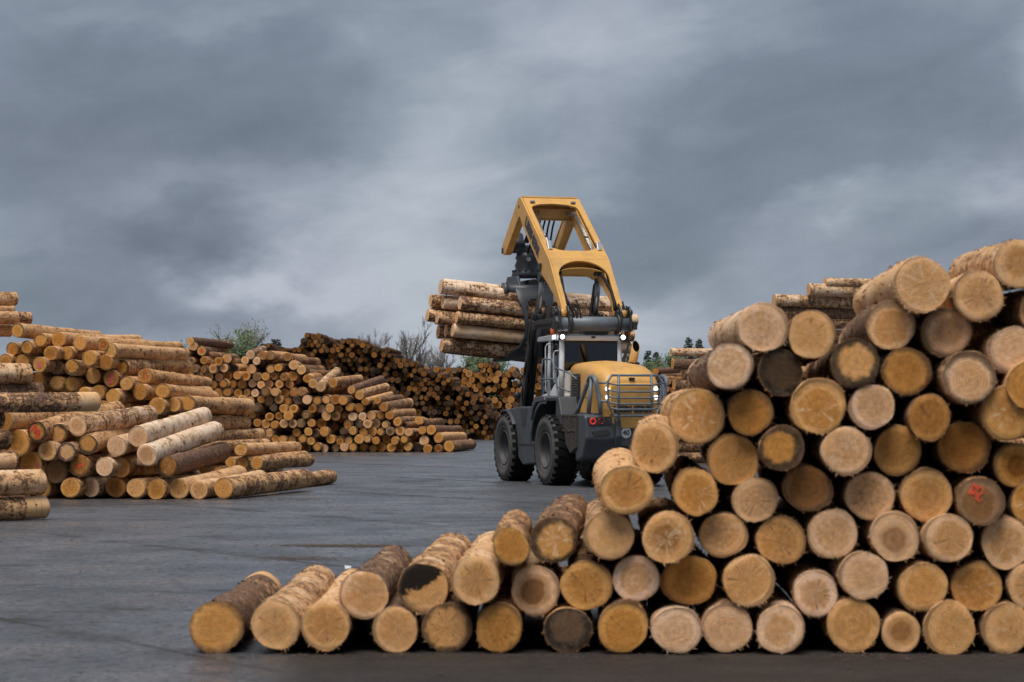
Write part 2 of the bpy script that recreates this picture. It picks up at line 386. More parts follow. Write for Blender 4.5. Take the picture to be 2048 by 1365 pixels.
# ------------------------------------------------------------------ ground: wet asphalt yard
def asphalt():
    m, g, out = new_mat('wet_asphalt')
    vec = g.n('TexCoord').outputs['Object']; sp = g.n('SeparateXYZ', {0: vec})
    u = g.m('ADD', g.m('MULTIPLY', sp.outputs[0], .82), g.m('MULTIPLY', sp.outputs[1], .57))
    wob = g.m('MULTIPLY', g.m('SUBTRACT', g.noise(vec, .35, 5, .6), .5), .30)
    lane = g.m('DIVIDE', g.m('ADD', g.m('SUBTRACT', u, 15.6), wob), 6.4)
    fr = g.m('FRACT', g.m('ADD', lane, 50.)); d = g.m('MINIMUM', fr, g.m('SUBTRACT', 1., fr))
    seam = g.m('MULTIPLY', g.mr(d, .014, .002), g.mr(g.noise(vec, .6, 3), .38, .55))
    seamsoft = g.m('MULTIPLY', g.mr(d, .09, .0), g.mr(g.noise(vec, .9, 4, .65), .42, .62))
    lid = g.n('TexWhiteNoise', {'W': g.m('FLOOR', lane)}, noise_dimensions='1D').outputs[0]
    big = g.noise(vec, .10, 5, .62); mid = g.noise(vec, .55, 6, .65); grit = g.noise(vec, 22, 4, .75); agg = g.noise(vec, 70, 2, .6)
    streak = g.noise(g.n('VectorRotate', {'Vector': g.v('MULTIPLY', vec, (1, 1, 1)), 'Axis': (0, 0, 1), 'Angle': R(-12)}).outputs[0], .8, 7, .7, .8)
    speck = g.mr(g.noise(vec, 5.5, 5, .75), .57, .63)
    speck2 = g.mr(g.noise(g.v('MULTIPLY', vec, (1, .7, 1)), 13, 3, .7), .58, .64)
    stain = g.mr(g.noise(g.v('MULTIPLY', vec, (.7, 1.2, 1)), .42, 7, .72), .565, .70)
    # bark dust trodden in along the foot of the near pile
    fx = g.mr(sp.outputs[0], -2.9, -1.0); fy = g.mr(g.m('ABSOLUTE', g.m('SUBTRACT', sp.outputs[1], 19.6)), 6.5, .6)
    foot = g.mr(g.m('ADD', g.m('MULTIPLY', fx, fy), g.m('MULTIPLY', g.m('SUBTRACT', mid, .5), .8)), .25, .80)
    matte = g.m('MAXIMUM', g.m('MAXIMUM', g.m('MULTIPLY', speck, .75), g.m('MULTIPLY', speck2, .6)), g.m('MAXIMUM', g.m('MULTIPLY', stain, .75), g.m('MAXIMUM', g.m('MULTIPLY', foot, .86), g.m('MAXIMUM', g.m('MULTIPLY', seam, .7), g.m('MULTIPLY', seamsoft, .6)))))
    wet = g.m('ADD', g.m('MULTIPLY', big, .6), g.m('MULTIPLY', mid, .4))
    c = g.ramp(g.m('ADD', g.m('MULTIPLY', grit, .62), g.m('MULTIPLY', mid, .38)), [(.34, (.015, .016, .019)), (.5, (.066, .070, .080)), (.66, (.18, .187, .207))])
    gv = g.mr(g.noise(vec, 8, 4, .7), .3, .7, .55, 1.55, smooth=False); c = g.mix(1., c, g.n('CombineColor', {0: gv, 1: gv, 2: gv}).outputs[0], 'MULTIPLY')
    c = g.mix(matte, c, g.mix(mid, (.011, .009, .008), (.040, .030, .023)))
    rough = g.mr(wet, .38, .62, .40, .20)
    rough = g.m('ADD', rough, g.m('MULTIPLY', g.m('SUBTRACT', streak, .5), .45))
    rough = g.m('ADD', rough, g.m('MULTIPLY', g.m('SUBTRACT', lid, .5), .08))
    rough = g.m('MINIMUM', g.m('ADD', rough, g.m('MULTIPLY', matte, .45)), 1.)
    h = g.m('ADD', g.m('MULTIPLY', grit, .75), g.m('ADD', g.m('MULTIPLY', agg, .6), g.m('MULTIPLY', mid, .15)))
    h = g.m('SUBTRACT', h, g.m('MULTIPLY', seam, 1.2))
    p = finish(g, out, c, rough, h, .75, .018, spec=.5)
    g.t.links.new(g.m('SUBTRACT', .55, g.m('MULTIPLY', matte, .45)), p.inputs['Specular IOR Level'])
    return m
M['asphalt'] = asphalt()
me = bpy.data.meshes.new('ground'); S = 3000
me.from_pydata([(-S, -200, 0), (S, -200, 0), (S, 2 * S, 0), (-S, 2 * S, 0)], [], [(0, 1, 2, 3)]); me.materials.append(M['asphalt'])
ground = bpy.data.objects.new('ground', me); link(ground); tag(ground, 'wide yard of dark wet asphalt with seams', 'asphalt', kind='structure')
# ------------------------------------------------------------------ logs
LU = 24.0     # length of the unit log in radii
def rim_fn(rng, lumpy):
    a = [(k, rng.uniform(-1, 1) * lumpy / k ** .8, rng.uniform(0, 6.28)) for k in (1, 2, 3, 4, 5)]
    taper = rng.choice((-1, 1)) * rng.uniform(.02, .07)
    bow = rng.uniform(0, .22); ba = rng.uniform(0, 6.28); tw = rng.uniform(-.04, .04)
    knots = [(rng.uniform(1, LU - 1), rng.uniform(0, 6.28), rng.uniform(.03, .10)) for _ in range(9)]
    off = Vector((rng.uniform(-50, 50), rng.uniform(-50, 50), rng.uniform(-50, 50)))
    def f(th, y, fine):
        r = 1 + sum(am * math.cos(k * (th + tw * y) + ph) for k, am, ph in a)
        r *= 1 + taper * (y / LU - .5) * (1 if y > 1.5 else (y / 1.5)) if False else 1 + taper * y / LU
        for ky, ka, kh in knots:
            dy = (y - ky) * 1.3; da = (th - ka + math.pi) % (2 * math.pi) - math.pi
            e = dy * dy + (da * 2.2) ** 2
            if e < 6: r += kh * math.exp(-e)
        if fine:
            c = Vector((math.cos(th) * 1.6, y * .9, math.sin(th) * 1.6))
            r += fine * noise.noise(c * 1.0 + off) + fine * .7 * noise.noise(c * 3.1 + off)
        return r
    def cen(y):
        b = bow * math.sin(math.pi * y / LU)
        return b * math.cos(ba), b * math.sin(ba)
    return f, cen

def make_variant(seed, nseg, ny, lumpy, fine, fringe):
    rng = random.Random(seed); f, cen = rim_fn(rng, lumpy)
    ys = [0, .06] + [LU * (i / ny) for i in range(1, ny)] + [LU - .06, LU]
    vs = []; fs = []
    for j, y in enumerate(ys):
        cx, cz = cen(y); k0 = .985 if j in (0, len(ys) - 1) else 1
        for i in range(nseg):
            th = 2 * math.pi * i / nseg
            r = f(th, y, fine) * k0
            vs.append((cx + r * math.cos(th), y, cz + r * math.sin(th)))
    for j in range(len(ys) - 1):
        for i in range(nseg):
            fs.append((j * nseg + i, j * nseg + (i + 1) % nseg, (j + 1) * nseg + (i + 1) % nseg, (j + 1) * nseg + i))
    body = bpy.data.meshes.new('log'); nb = len(fs)
    fs.append(tuple(range((len(ys) - 1) * nseg, len(ys) * nseg)))
    body.from_pydata(vs, [], fs)
    body.materials.append(M['bark']); body.materials.append(M['end'])
    for i, p in enumerate(body.polygons): p.use_smooth = i < nb
    body.polygons[nb].material_index = 1
    # the cut face, a fan of rings that shares the rim
    ev = []; ef = []; ks = (1.0, .93, .7, .4)
    tiltx, tiltz = rng.uniform(-.04, .04), rng.uniform(-.04, .04)
    for q, k in enumerate(ks):
        for i in range(nseg):
            x, y, z = vs[i]; x *= k; z *= k
            dy = 0 if q == 0 else (-.012 + tiltx * x + tiltz * z + .02 * noise.noise(Vector((x * 2.3 + seed, 1.7, z * 2.3))))
            ev.append((x, dy, z))
    ev.append((0, -.012, 0))
    for q in range(len(ks) - 1):
        for i in range(nseg):
            ef.append((q * nseg + i, (q + 1) * nseg + i, (q + 1) * nseg + (i + 1) % nseg, q * nseg + (i + 1) % nseg))
    for i in range(nseg):
        ef.append(((len(ks) - 1) * nseg + i, len(ev) - 1, (len(ks) - 1) * nseg + (i + 1) % nseg))
    end = bpy.data.meshes.new('cut_end'); end.from_pydata(ev, [], ef); end.materials.append(M['end'])
    for p in end.polygons: p.use_smooth = True
    fr = None
    if fringe:
        fv = []; ff = []
        for _ in range(fringe):
            # clusters of torn fibres along stretches of the rim
            th = rng.gauss(rng.choice((rng.uniform(0, 6.28), 1.57, 4.4)), .55)
            x0, y0, z0 = (Vector(vs[int((th % 6.2831) / 6.2832 * nseg) % nseg]))
            rad = Vector((math.cos(th), 0, math.sin(th))); tan = Vector((-math.sin(th), 0, math.cos(th)))
            ln = rng.uniform(.03, .10) if rng.random() < .88 else rng.uniform(.12, .26)
            wd = rng.uniform(.008, .022)
            b = Vector((x0, y0 + rng.uniform(0, .05), z0)) - rad * .02
            tip = b + (rad * rng.uniform(.2, 1) + tan * rng.uniform(-.7, .7) + Vector((0, rng.uniform(-.8, .3), 0))) * ln
            n = len(fv); fv += [tuple(b - tan * wd), tuple(b + tan * wd), tuple(tip), tuple(b + Vector((0, wd, 0)))]
            ff += [(n, n + 1, n + 2), (n + 1, n + 3, n + 2), (n + 3, n, n + 2)]
        # loose bark curls and flakes on the upper side
        for _ in range(int(fringe * .8)):
            y = rng.uniform(.3, LU - .5); th = rng.uniform(0, 6.28); cx, cz = cen(y); r = f(th, y, fine)
            rad = Vector((math.cos(th), 0, math.sin(th))); tan = Vector((-math.sin(th), 0, math.cos(th))); ax = Vector((0, 1, 0))
            c = Vector((cx, y, cz)) + rad * (r - .01); s = rng.uniform(.04, .17); up = rng.uniform(.02, .085)
            d1 = (tan * rng.uniform(.5, 1) + ax * rng.uniform(-.8, .8)).normalized(); d2 = d1.cross(rad)
            n = len(fv)
            fv += [tuple(c - d2 * s * .6), tuple(c + d2 * s * .5), tuple(c + d2 * s * .4 + d1 * s + rad * up), tuple(c - d2 * s * .5 + d1 * s * .9 + rad * up * 1.3)]
            ff += [(n, n + 1, n + 2, n + 3)]
        fr = bpy.data.meshes.new('bark_fringe'); fr.from_pydata(fv, [], ff); fr.materials.append(M['bark'])
    return body, end, fr

NEAR = [make_variant(100 + i, 48, 36, .058, .034, 260) for i in range(16)]
MID = [make_variant(200 + i, 28, 18, .045, .036, 90) for i in range(14)]
FAR = [make_variant(300 + i, 18, 5, .035, .03, 0) for i in range(10)]

def put_log(pos, direc, r, L, variants, tone, rim, core, bark, label, group=None, roll=None, fringe=True, rng=random, vi=None, btone=None, char=0):
    body, end, fr = variants[vi % len(variants)] if vi is not None else rng.choice(variants)
    o = bpy.data.objects.new('log', body)
    yv = Vector(direc).normalized(); xv = yv.cross(Vector((0, 0, 1))).normalized(); zv = xv.cross(yv)
    if roll is None: roll = rng.uniform(0, 6.28)
    ov = rng.uniform(.955, 1.045)
    B = Matrix((xv, yv, zv)).transposed().to_4x4() @ Matrix.Rotation(roll, 4, 'Y')
    o.matrix_world = Matrix.Translation(pos) @ B @ Matrix.Diagonal((r * ov, L / LU, r / ov, 1))
    COL.objects.link(o)
    kids = [bpy.data.objects.new('cut_end', end)]
    if fr is not None and fringe: kids.append(tag(bpy.data.objects.new('bark_fringe', fr), kind='stuff'))
    for k in kids: link(k, o)
    for q in [o] + kids:
        q['tone'] = float(tone if q is not o else (btone if btone is not None else min(tone, .75))); q['rim'] = float(rim); q['core'] = float(core); q['bark'] = float(bark); q['char'] = float(char)
    tag(o, label, 'log', group)
    return o

def paint_mark(log, strokes, mat, wdt=.07):
    """sprayed strokes on the cut end, in log radii, x to the right and z up as the cut is seen"""
    mb = MB()
    for st in strokes:
        for (a, b) in zip(st[:-1], st[1:]):
            A = Vector((a[0], -.035, a[1])); Bv = Vector((b[0], -.035, b[1])); d = (Bv - A).normalized(); n = Vector((d.z, 0, -d.x)) * wdt
            A -= d * wdt * .5; Bv += d * wdt * .5
            u = Vector((0, .02, 0))
            mb.add([A - n, Bv - n * random.uniform(.6, 1.2), Bv + n * random.uniform(.6, 1.2), A + n, A - n + u, Bv - n + u, Bv + n + u, A + n + u], [(0, 1, 2, 3), (0, 4, 5, 1), (1, 5, 6, 2), (2, 6, 7, 3), (3, 7, 4, 0)])
    return mb.build('paint_mark', mat, log)

ORD = ['first', 'second', 'third', 'fourth', 'fifth', 'sixth', 'seventh', 'eighth', 'ninth', 'tenth', 'eleventh', 'twelfth', 'thirteenth', 'fourteenth', 'fifteenth',
       'sixteenth', 'seventeenth', 'eighteenth', 'nineteenth', 'twentieth'] + ['twenty-' + s for s in ('first', 'second', 'third', 'fourth', 'fifth', 'sixth', 'seventh', 'eighth', 'ninth')] + ['thirtieth'] + \
      ['thirty-' + s for s in ('first', 'second', 'third', 'fourth', 'fifth', 'sixth', 'seventh', 'eighth', 'ninth')] + ['fortieth']
def toneword(t, rim):
    w = 'pale beige' if t < .12 else 'pinkish beige' if t < .3 else 'tan' if t < .5 else 'honey brown' if t < .68 else 'brown' if t < .82 else 'greyish brown' if t < .95 else 'blackened'
    return w + (' dark-rimmed' if rim > .55 and t < .95 else '')

# --- near pile: rows from the ground up, each (column, row, radius, tone, rim, core[, extra])
D0 = 20.0
ROWS = [
 [(435,1257,55,.55,.45,.1), (550,1249,51,.38,.1,.2), (651,1253,49,.42,.1,.1), (791,1260,47,.36,.1,.1), (896,1263,51,.42,.6,.1), (997,1257,49,.66,.2,.0), (1134,1263,48,.93,.9,0), (1245,1254,52,.60,.15,.1),
  (1353,1263,49,.14,.1,.1), (1455,1263,51,.24,.1,.1), (1560,1260,49,.22,.1,.1), (1705,1261,55,.46,.1,.0), (1803,1263,41,.36,.15,.7), (1901,1263,54,.44,.15,.1), (2015,1265,52,.40,.2,.3), (2118,1262,50,.3,.1,.2)],
 [(730,1191,50,.28,.15,.1), (847,1175,52,.42,.35,0), (952,1160,50,.36,.1,.3), (1070,1180,50,.26,.15,.95), (1175,1170,52,.56,.1,.1), (1270,1158,48,.12,.1,.0), (1380,1162,54,.64,.15,.2), (1497,1162,52,.38,.1,.1),
  (1630,1186,46,.12,.05,.3), (1729,1153,50,.22,.1,.1), (1846,1173,50,.50,.1,.1), (1953,1171,52,.54,.1,.1), (2064,1172,50,.36,.1,.1)],
 [(1020,1093,38,.58,.3,.1), (1108,1078,48,.54,.75,.0), (1216,1072,50,.36,.1,.1), (1334,1077,53,.42,.1,.7), (1447,1069,48,.38,.1,.2), (1562,1083,50,.46,.1,.1), (1665,1071,51,.24,.1,.1), (1792,1075,50,.26,.1,.8),
  (1897,1079,50,.30,.2,.2), (2013,1086,52,.32,.1,.1)],
 [(1251,983,53,.48,.1,.3), (1392,985,48,.56,.1,.1), (1510,1002,46,.30,.1,.1), (1615,977,48,.80,.35,.2), (1741,993,50,.26,.1,.1), (1850,990,54,.46,.15,.35), (1961,1002,49,.84,.35,.1), (2068,1003,50,.6,.2,.2)],
 [(1308,894,50,.42,.1,.1), (1466,918,53,.50,.15,.1), (1563,895,46,.62,.95,.0), (1691,904,50,.26,.1,.1), (1796,902,50,.56,.15,.2), (1930,893,52,.74,.3,.3), (2032,930,45,.62,.3,.9)],
 [(1393,834,57,.46,.15,.2), (1501,825,47,.64,.4,.1), (1638,815,57,.52,.3,.1), (1745,813,47,.16,.05,.2), (1860,835,45,.70,.25,.1), (2015,827,55,.56,.1,.2)],
 [(1459,734,48,.10,.35,.1), (1561,745,47,.97,.9,.0), (1713,727,50,.44,.85,.0), (1815,745,50,.66,.5,.1), (1938,757,54,.24,.55,.1), (2062,770,50,.6,.2,.1)],
 [(1525,655,51,.20,.05,.1), (1625,670,49,.40,.1,.1), (1783,650,51,.34,.45,.1), (1893,665,50,.24,.45,.5), (2025,700,50,.16,.3,.1)],
 [(1845,568,57,.34,.05,.15), (1958,593,51,.34,.1,.3), (2037,530,50,.36,.1,.2), (2085,618,46,.4,.2,.1)],
]
BARKS = {435: .85, 550: .42, 651: .15, 730: .8, 847: .45, 952: .2, 1020: .5, 1108: .72, 1216: .4, 1251: .05, 1393: .35, 1459: .8, 1525: .22, 1845: .03, 1958: .08, 2037: .35, 1713: .75, 1308: .2}
VARDIR = {1308: (.26, .02), 1393: (.21, .0), 1466: (.28, 0)}
LVL = ['bottom row', 'second row', 'third row', 'fourth row', 'fifth row', 'sixth row', 'seventh row', 'eighth row', 'top row']
FARPX = {435: (512, 1190), 550: (628, 1172), 651: (706, 1180), 730: (785, 1135), 847: (908, 1108), 952: (985, 1110), 1020: (1034, 1052), 1108: (1146, 1028), 1216: (1205, 1040), 1251: (1238, 940),
         1525: (1458, 672), 1845: (1766, 606), 1958: (1898, 604), 2037: (1958, 540), 1459: (1420, 755), 1783: (1735, 690), 1713: (1670, 742)}
rg = random.Random(11)
for ri, row in enumerate(ROWS):
    for ci, e in enumerate(row):
        px, py, rp, tone, rim, core = e
        d = D0 + rg.uniform(-.12, .16)
        pos = P(px, py, d); r = rp * d / F * .985
        if ri == 0: pos.z = max(pos.z, r * 1.0); 
        L = rg.uniform(4.3, 4.8)
        if px in FARPX:
            fx, fy = FARPX[px]; q = P(fx, fy, d + 4.4); direc = q - pos; direc.z *= .75; direc.x = direc.x * .8 + .2 * .07
        else:
            direc = Vector(((.20 if px > 1140 else .08) + rg.uniform(-.05, .05), 4.5, rg.uniform(-.07, .05)))
        if px in VARDIR: direc = Vector((VARDIR[px][0], 4.5, VARDIR[px][1]))
        bark = BARKS.get(px, rg.choice((.1, .25, .4, .6, .8)))
        pos_word = 'leftmost of' if ci == 0 else ORD[ci] + ' from left in'
        extra = {1961: ' with an orange painted mark', 847: ' with a charred black upper half', 1334: ' with a dark heart', 1070: ' with a dark round heart'}.get(px, '')
        lab = f'{toneword(tone, rim)} log{extra}, {pos_word} near pile {LVL[ri]}'
        o = put_log(pos, direc, r, L, NEAR, tone, rim, core, bark, lab, 'logs of the near pile', roll=0 if px in (1961, 847) else None, rng=rg, char=px == 847, vi=ri * 5 + ci * 3 + (ci // 4))
        if px == 1961:
            paint_mark(o, [[(-.50, .30), (-.30, .62), (-.42, .25), (-.15, .45)], [(-.30, .72), (-.18, .55)], [(-.1, .6), (.08, .52), (.1, .34), (-.1, .22), (-.18, .42), (-.05, .58)], [(-.28, .3), (-.05, .16), (-.22, .1), (-.02, -.02)]], M['paint'], .034)

# --- pile at the left, front heap (B) and the wall of logs behind it (A)
LDIR = Vector((math.sin(R(14)), math.cos(R(14)), 0))
DB, DA = 51.0, 62.0
def far_log(px, py, rp, d, far, L, tone, rim, core, bark, lab, group, rng, roll=None, direc=None, variants=None, btone=None):
    pos = P(px, py, d); r = rp * d / F
    if direc is None:
        if far is not None:
            q = P(far[0], far[1], d + 4.85); direc = q - pos
        else:
            direc = LDIR + Vector((rng.uniform(-.05, .05), 0, rng.uniform(-.015, .015)))
    return put_log(pos, direc, r, L, variants or MID, tone, rim, core, bark, lab, group, roll=roll, rng=rng, btone=btone)

B = [ # column, row, radius, tone, rim, core, bark, far end
 [(30,976,20,.5,.2,0,.4,None),(83,976,21,.62,.2,.1,.5,None), (141,975,21,.55,.1,.1,.4,None), (181,974,20,.16,.1,.1,.4,None), (231,976,21,.72,.2,.2,.5,None), (272,977,20,.42,.1,.1,.3,None), (312,978,21,.60,.15,.2,.4,None),
  (359,977,21,.44,.1,.2,.25,(474,950)), (397,980,19,.36,.1,.2,.25,(520,957)), (447,976,21,.50,.1,.2,.5,(612,956))],
 [(10,935,20,.6,.3,.1,.4,None),(62,930,26,.60,.15,.1,.4,None), (113,943,24,.84,.4,.1,.6,None), (158,932,22,.72,.5,.0,.6,None), (209,934,19,.15,.05,.0,.3,None), (240,935,21,.60,.2,.0,.5,(330,915)), (334,934,21,.74,.6,.0,.95,(442,904))],
 [(35,887,27,.64,.15,.3,.3,None), (95,902,20,.40,.3,.1,.4,None), (133,905,20,.30,.85,.0,.6,None), (176,890,20,.52,.75,.0,.35,(275,862)), (234,893,20,.18,.05,.1,.25,(312,880)), (294,911,21,.24,.05,.1,.22,(430,862))],
 [(74,864,21,.66,.85,.0,.45,(232,823)), (115,867,20,.44,.75,.0,.5,(215,846)), (155,852,20,.24,.15,.1,.48,(300,829)), (276,874,21,.20,.05,.25,.24,(404,836)), (4,845,22,.74,.3,.0,.38,(150,832))],
]
rg = random.Random(21)
BL = ['ground row', 'second row', 'third row', 'upper row']
for ri, row in enumerate(B):
    for ci, (px, py, rp, tone, rim, core, bark, far) in enumerate(row):
        ex = {(3, 0): ' with bright red paint', (1, 3): ' with faint red zigzag', (0, 9): ' lying rightmost', (3, 3): ' sloping up, whitish bark', (2, 5): ' sloping up, whitish bark', (1, 6): ' with dark brown bark'}.get((ri, ci), '')
        lab = f'{toneword(tone, rim)} log{ex}, {ORD[ci]} from left, front heap {BL[ri]}'
        painted = (ri, ci) in ((3, 0), (1, 3), (1, 1))
        o = far_log(px, py, rp, DB + rg.uniform(-.2, .25) - (0.0 if ri < 2 else .15), far, rg.uniform(4.8, 5.1), tone, rim, core, bark, lab, 'logs of the left front heap', rg, roll=0 if painted else None, btone=.02 if (ri, ci) in ((3, 3), (2, 5)) else None)
        if (ri, ci) == (3, 0): paint_mark(o, [[(-.65, .2), (-.1, .45), (-.2, .65)], [(-.35, .3), (.0, -.1)], [(.05, .2), (-.2, -.1), (.2, -.25), (.3, .05), (.05, .2)], [(.1, -.3), (-.1, -.5), (.25, -.62), (.45, -.35), (.2, -.25)]], M['paint'], .11)
        if (ri, ci) == (1, 3): paint_mark(o, [[(-.5, 0), (-.35, -.25), (-.15, .1), (0, -.2), (.15, .2), (.3, -.05), (.4, .25)]], M['paint'], .05)
        if (ri, ci) == (1, 1): paint_mark(o, [[(.4, -.1), (.5, .2), (.6, -.2), (.75, .0)]], M['pink'], .05)
# last log on the ground at the right, behind the heap
far_log(540, 966, 16, 55.5, (660, 954), 5.0, .45, .4, 0, .5, 'brown-barked log on the ground whose end sticks out rightmost behind the left front heap', 'logs of the left front heap', rg)

A = [
 [(222,702,14.5,.50,.4,.1,.2,(372,711)), (206,690,13,.72,.4,.3,.2,None), (159,687,15,.52,.4,.0,.15,None), (117,679,15.5,.60,.2,.1,.15,None), (80,681,14,.58,.5,.0,.2,None), (35,661,14.5,.58,.5,.0,.15,(200,676))],
 [(25,698,14,.66,.5,.1,.4,None), (54,695,13.5,.62,.5,.1,.4,None), (102,706,15,.70,.2,.2,.4,None), (134,707,15,.62,.5,.1,.4,None), (179,716,16,.60,.3,.0,.3,None), (210,725,15.5,.74,.2,.1,.3,None), (244,735,15,.58,.85,.0,.55,(366,736))],
 [(10,723,15,.68,.3,.1,.4,None), (44,724,15,.66,.3,.1,.4,None), (79,729,15,.64,.2,.1,.4,None), (112,735,15.5,.86,.2,.1,.5,None), (145,735,16.5,.66,.7,.0,.5,None), (186,752,16,.44,.1,.0,.4,None), (222,758,17,.76,.3,.1,.5,None), (253,767,14,.52,.3,.2,.4,None), (291,753,16,.74,.3,.4,.4,(410,768))],
 [(42,762,15,.7,.3,.1,.4,None), (77,760,16,.74,.4,.1,.5,None), (113,767,15,.58,.5,.0,.4,None), (144,768,15,.62,.3,.1,.4,None), (169,788,14,.62,.2,.1,.4,None), (197,785,15,.56,.3,.1,.4,None), (226,794,16,.58,.2,.1,.4,None), (280,784,16,.64,.4,.1,.3,None), (325,782,15,.62,.3,.2,.15,(424,795))],
 [(204,814,13,.66,.3,.1,.4,None), (251,817,13,.58,.3,.1,.4,None), (314,813,18,.66,.2,.3,.4,None), (348,809,15,.52,.2,.1,.4,None), (376,807,16,.60,.5,.0,.40,(483,822))],
 [(300,842,15,.6,.2,.1,.4,None), (342,845,14,.5,.3,.1,.35,(491,846)), (368,876,15,.5,.3,.1,.6,(520,871)), (386,898,14,.5,.3,.1,.5,(534,890)), (461,925,11,.62,.3,.1,.4,None), (487,927,13.5,.66,.6,.0,.4,None), (481,900,13.5,.56,.3,.2,.2,(588,896)), (513,926,13.5,.56,.4,.1,.5,(620,921))],
]
rg = random.Random(31)
AL = ['top layer', 'second layer', 'third layer', 'fourth layer', 'fifth layer', 'lowest visible layer']
for ri, row in enumerate(A):
    order = sorted(row, key=lambda e: e[0])
    for e in row:
        px, py, rp, tone, rim, core, bark, far = e; ci = order.index(e)
        key = (px, py)
        ex = {(222, 758): ' with pink looped paint', (79, 729): ' with pink painted bars', (44, 724): ' with faint pink paint', (206, 690): ' with a red paint dot', (291, 753): ' with red-dotted heart', (222, 702): ' with a yellow paint dab'}.get(key, '')
        lab = f'{toneword(tone, rim)} log{ex}, {ORD[ci]} from left, {AL[ri]}, tall left pile'
        o = far_log(px, py, rp, DA + rg.uniform(-.35, .35) + (ri == 0) * .2, far, rg.uniform(4.8, 5.1), tone, rim, core, max(bark, .3), lab, 'logs of the tall left pile', rg, roll=0 if ex else None)
        if key == (222, 758):
            for zc in (.42, 0, -.42): paint_mark(o, [[(-.3, zc + .15), (0, zc - .12), (.25, zc + .1), (.1, zc + .22), (-.05, zc - .05), (-.3, zc - .15)]], M['pink'], .05)
        if key == (79, 729): paint_mark(o, [[(-.1, .5), (-.05, .15), (.1, .15)], [(-.45, .05), (.3, .1)], [(-.4, -.2), (.2, -.15), (-.2, -.5), (.3, -.45)]], M['pink'], .055)
        if key == (44, 724): paint_mark(o, [[(.1, .2), (.2, -.4), (.35, -.1), (.4, -.45)]], M['pink'], .05)
        if key == (206, 690): paint_mark(o, [[(.05, .05), (.12, -.02)]], M['paint'], .12)
        if key == (291, 753): paint_mark(o, [[(-.05, .05), (.05, -.05)]], M['paint'], .10)
        if key == (222, 702): paint_mark(o, [[(-.45, .3), (-.15, .0)]], M['lime'], .09)

# --- logs lying crosswise at the left edge of the picture, their right ends in view
CDIR = Vector((-math.sin(R(47)), -math.cos(R(47)), 0))
C = [(80,964,25.5,42.5,.32,.36,'lower middle cross log with torn bark at the left edge of the picture'), (88,1014,24,42.5,.45,.55,'lowest cross log, brown, on the asphalt at the left edge of the picture'), (26,922,17,42.8,.30,.3,'short pale cross log end above the two lowest at the left picture edge'),
     (190,804,20,48.0,.42,.62,'long cross log with brown bark and bare pale right end at left edge'), (56,748,21.5,48.0,.34,.36,'thick pale cross log at the left picture edge above two others'), (80,783,19,48.3,.40,.7,'grey-barked cross log squeezed between two paler ones at left edge'),
     (30,598,13,66.,.40,.4,'topmost single cross log at the far left of the tall pile'), (25,622,11,66.5,.30,.3,'thin pale cross log second from the top at far left'), (58,638,13,66.,.45,.4,'pinkish cross log third from the top at far left'), (20,662,13,66.,.45,.3,'cross log under the pinkish one at the far left')]
rg = random.Random(41)
for (px, py, rp, d, tone, bark, lab) in C:
    pos = P(px, py, d); r = rp * d / F; dv = CDIR + Vector((0, 0, rg.uniform(-.03, .02)))
    L = 5.0; q = pos + dv.normalized() * L
    put_log(q, -dv, r, L, MID, tone, .2, .1, bark, lab, 'logs lying crosswise at the left edge', rng=rg)

# --- stacks too deep inside or too far off to count: one mesh each
class LogHeap:
    def __init__(s): s.vs = []; s.fs = []; s.mi = []; s.lc = []; s.lp = []; s.lq = []; s.sm = []; s.dark = 0.
    def add(s, pos, direc, r, L, tone, rim, core, bark, rng, n=14):
        yv = Vector(direc).normalized(); xv = yv.cross(Vector((0, 0, 1))).normalized(); zv = xv.cross(yv)
        pos = Vector(pos); b = len(s.vs); a0 = rng.uniform(0, 6.28); lum = [(k, rng.uniform(-.05, .05), rng.uniform(0, 6.28)) for k in (2, 3)]
        seed = rng.random()
        for y in (0, L):
            for i in range(n):
                th = a0 + 2 * math.pi * i / n; rr = 1 + sum(a * math.cos(k * th + p) for k, a, p in lum)
                c, d = math.cos(th) * rr, math.sin(th) * rr
                s.vs.append(tuple(pos + xv * (c * r) + zv * (d * r) + yv * y)); s.lc.append((c, y / r, d))
        for i in range(n):
            s.fs.append((b + i, b + (i + 1) % n, b + n + (i + 1) % n, b + n + i)); s.mi.append(0); s.sm.append(True)
        s.fs.append(tuple(b + i for i in range(n))[::-1]); s.mi.append(1); s.sm.append(False)
        s.fs.append(tuple(b + n + i for i in range(n))); s.mi.append(1); s.sm.append(False)
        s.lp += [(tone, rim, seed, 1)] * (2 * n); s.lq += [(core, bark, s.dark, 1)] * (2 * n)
    def build(s, name, label):
        me = bpy.data.meshes.new(name); me.from_pydata(s.vs, [], s.fs)
        me.polygons.foreach_set('material_index', s.mi); me.polygons.foreach_set('use_smooth', s.sm)
        me.materials.append(M['bark_far']); me.materials.append(M['end_far'])
        at = me.attributes.new('lc', 'FLOAT_VECTOR', 'POINT'); at.data.foreach_set('vector', [c for v in s.lc for c in v])
        for nm, dat in (('lp', s.lp), ('lq', s.lq)):
            at = me.attributes.new(nm, 'FLOAT_COLOR', 'POINT'); at.data.foreach_set('color', [c for v in dat for c in v])
        o = bpy.data.objects.new(name, me); link(o); tag(o, label, 'log pile', kind='stuff'); return o

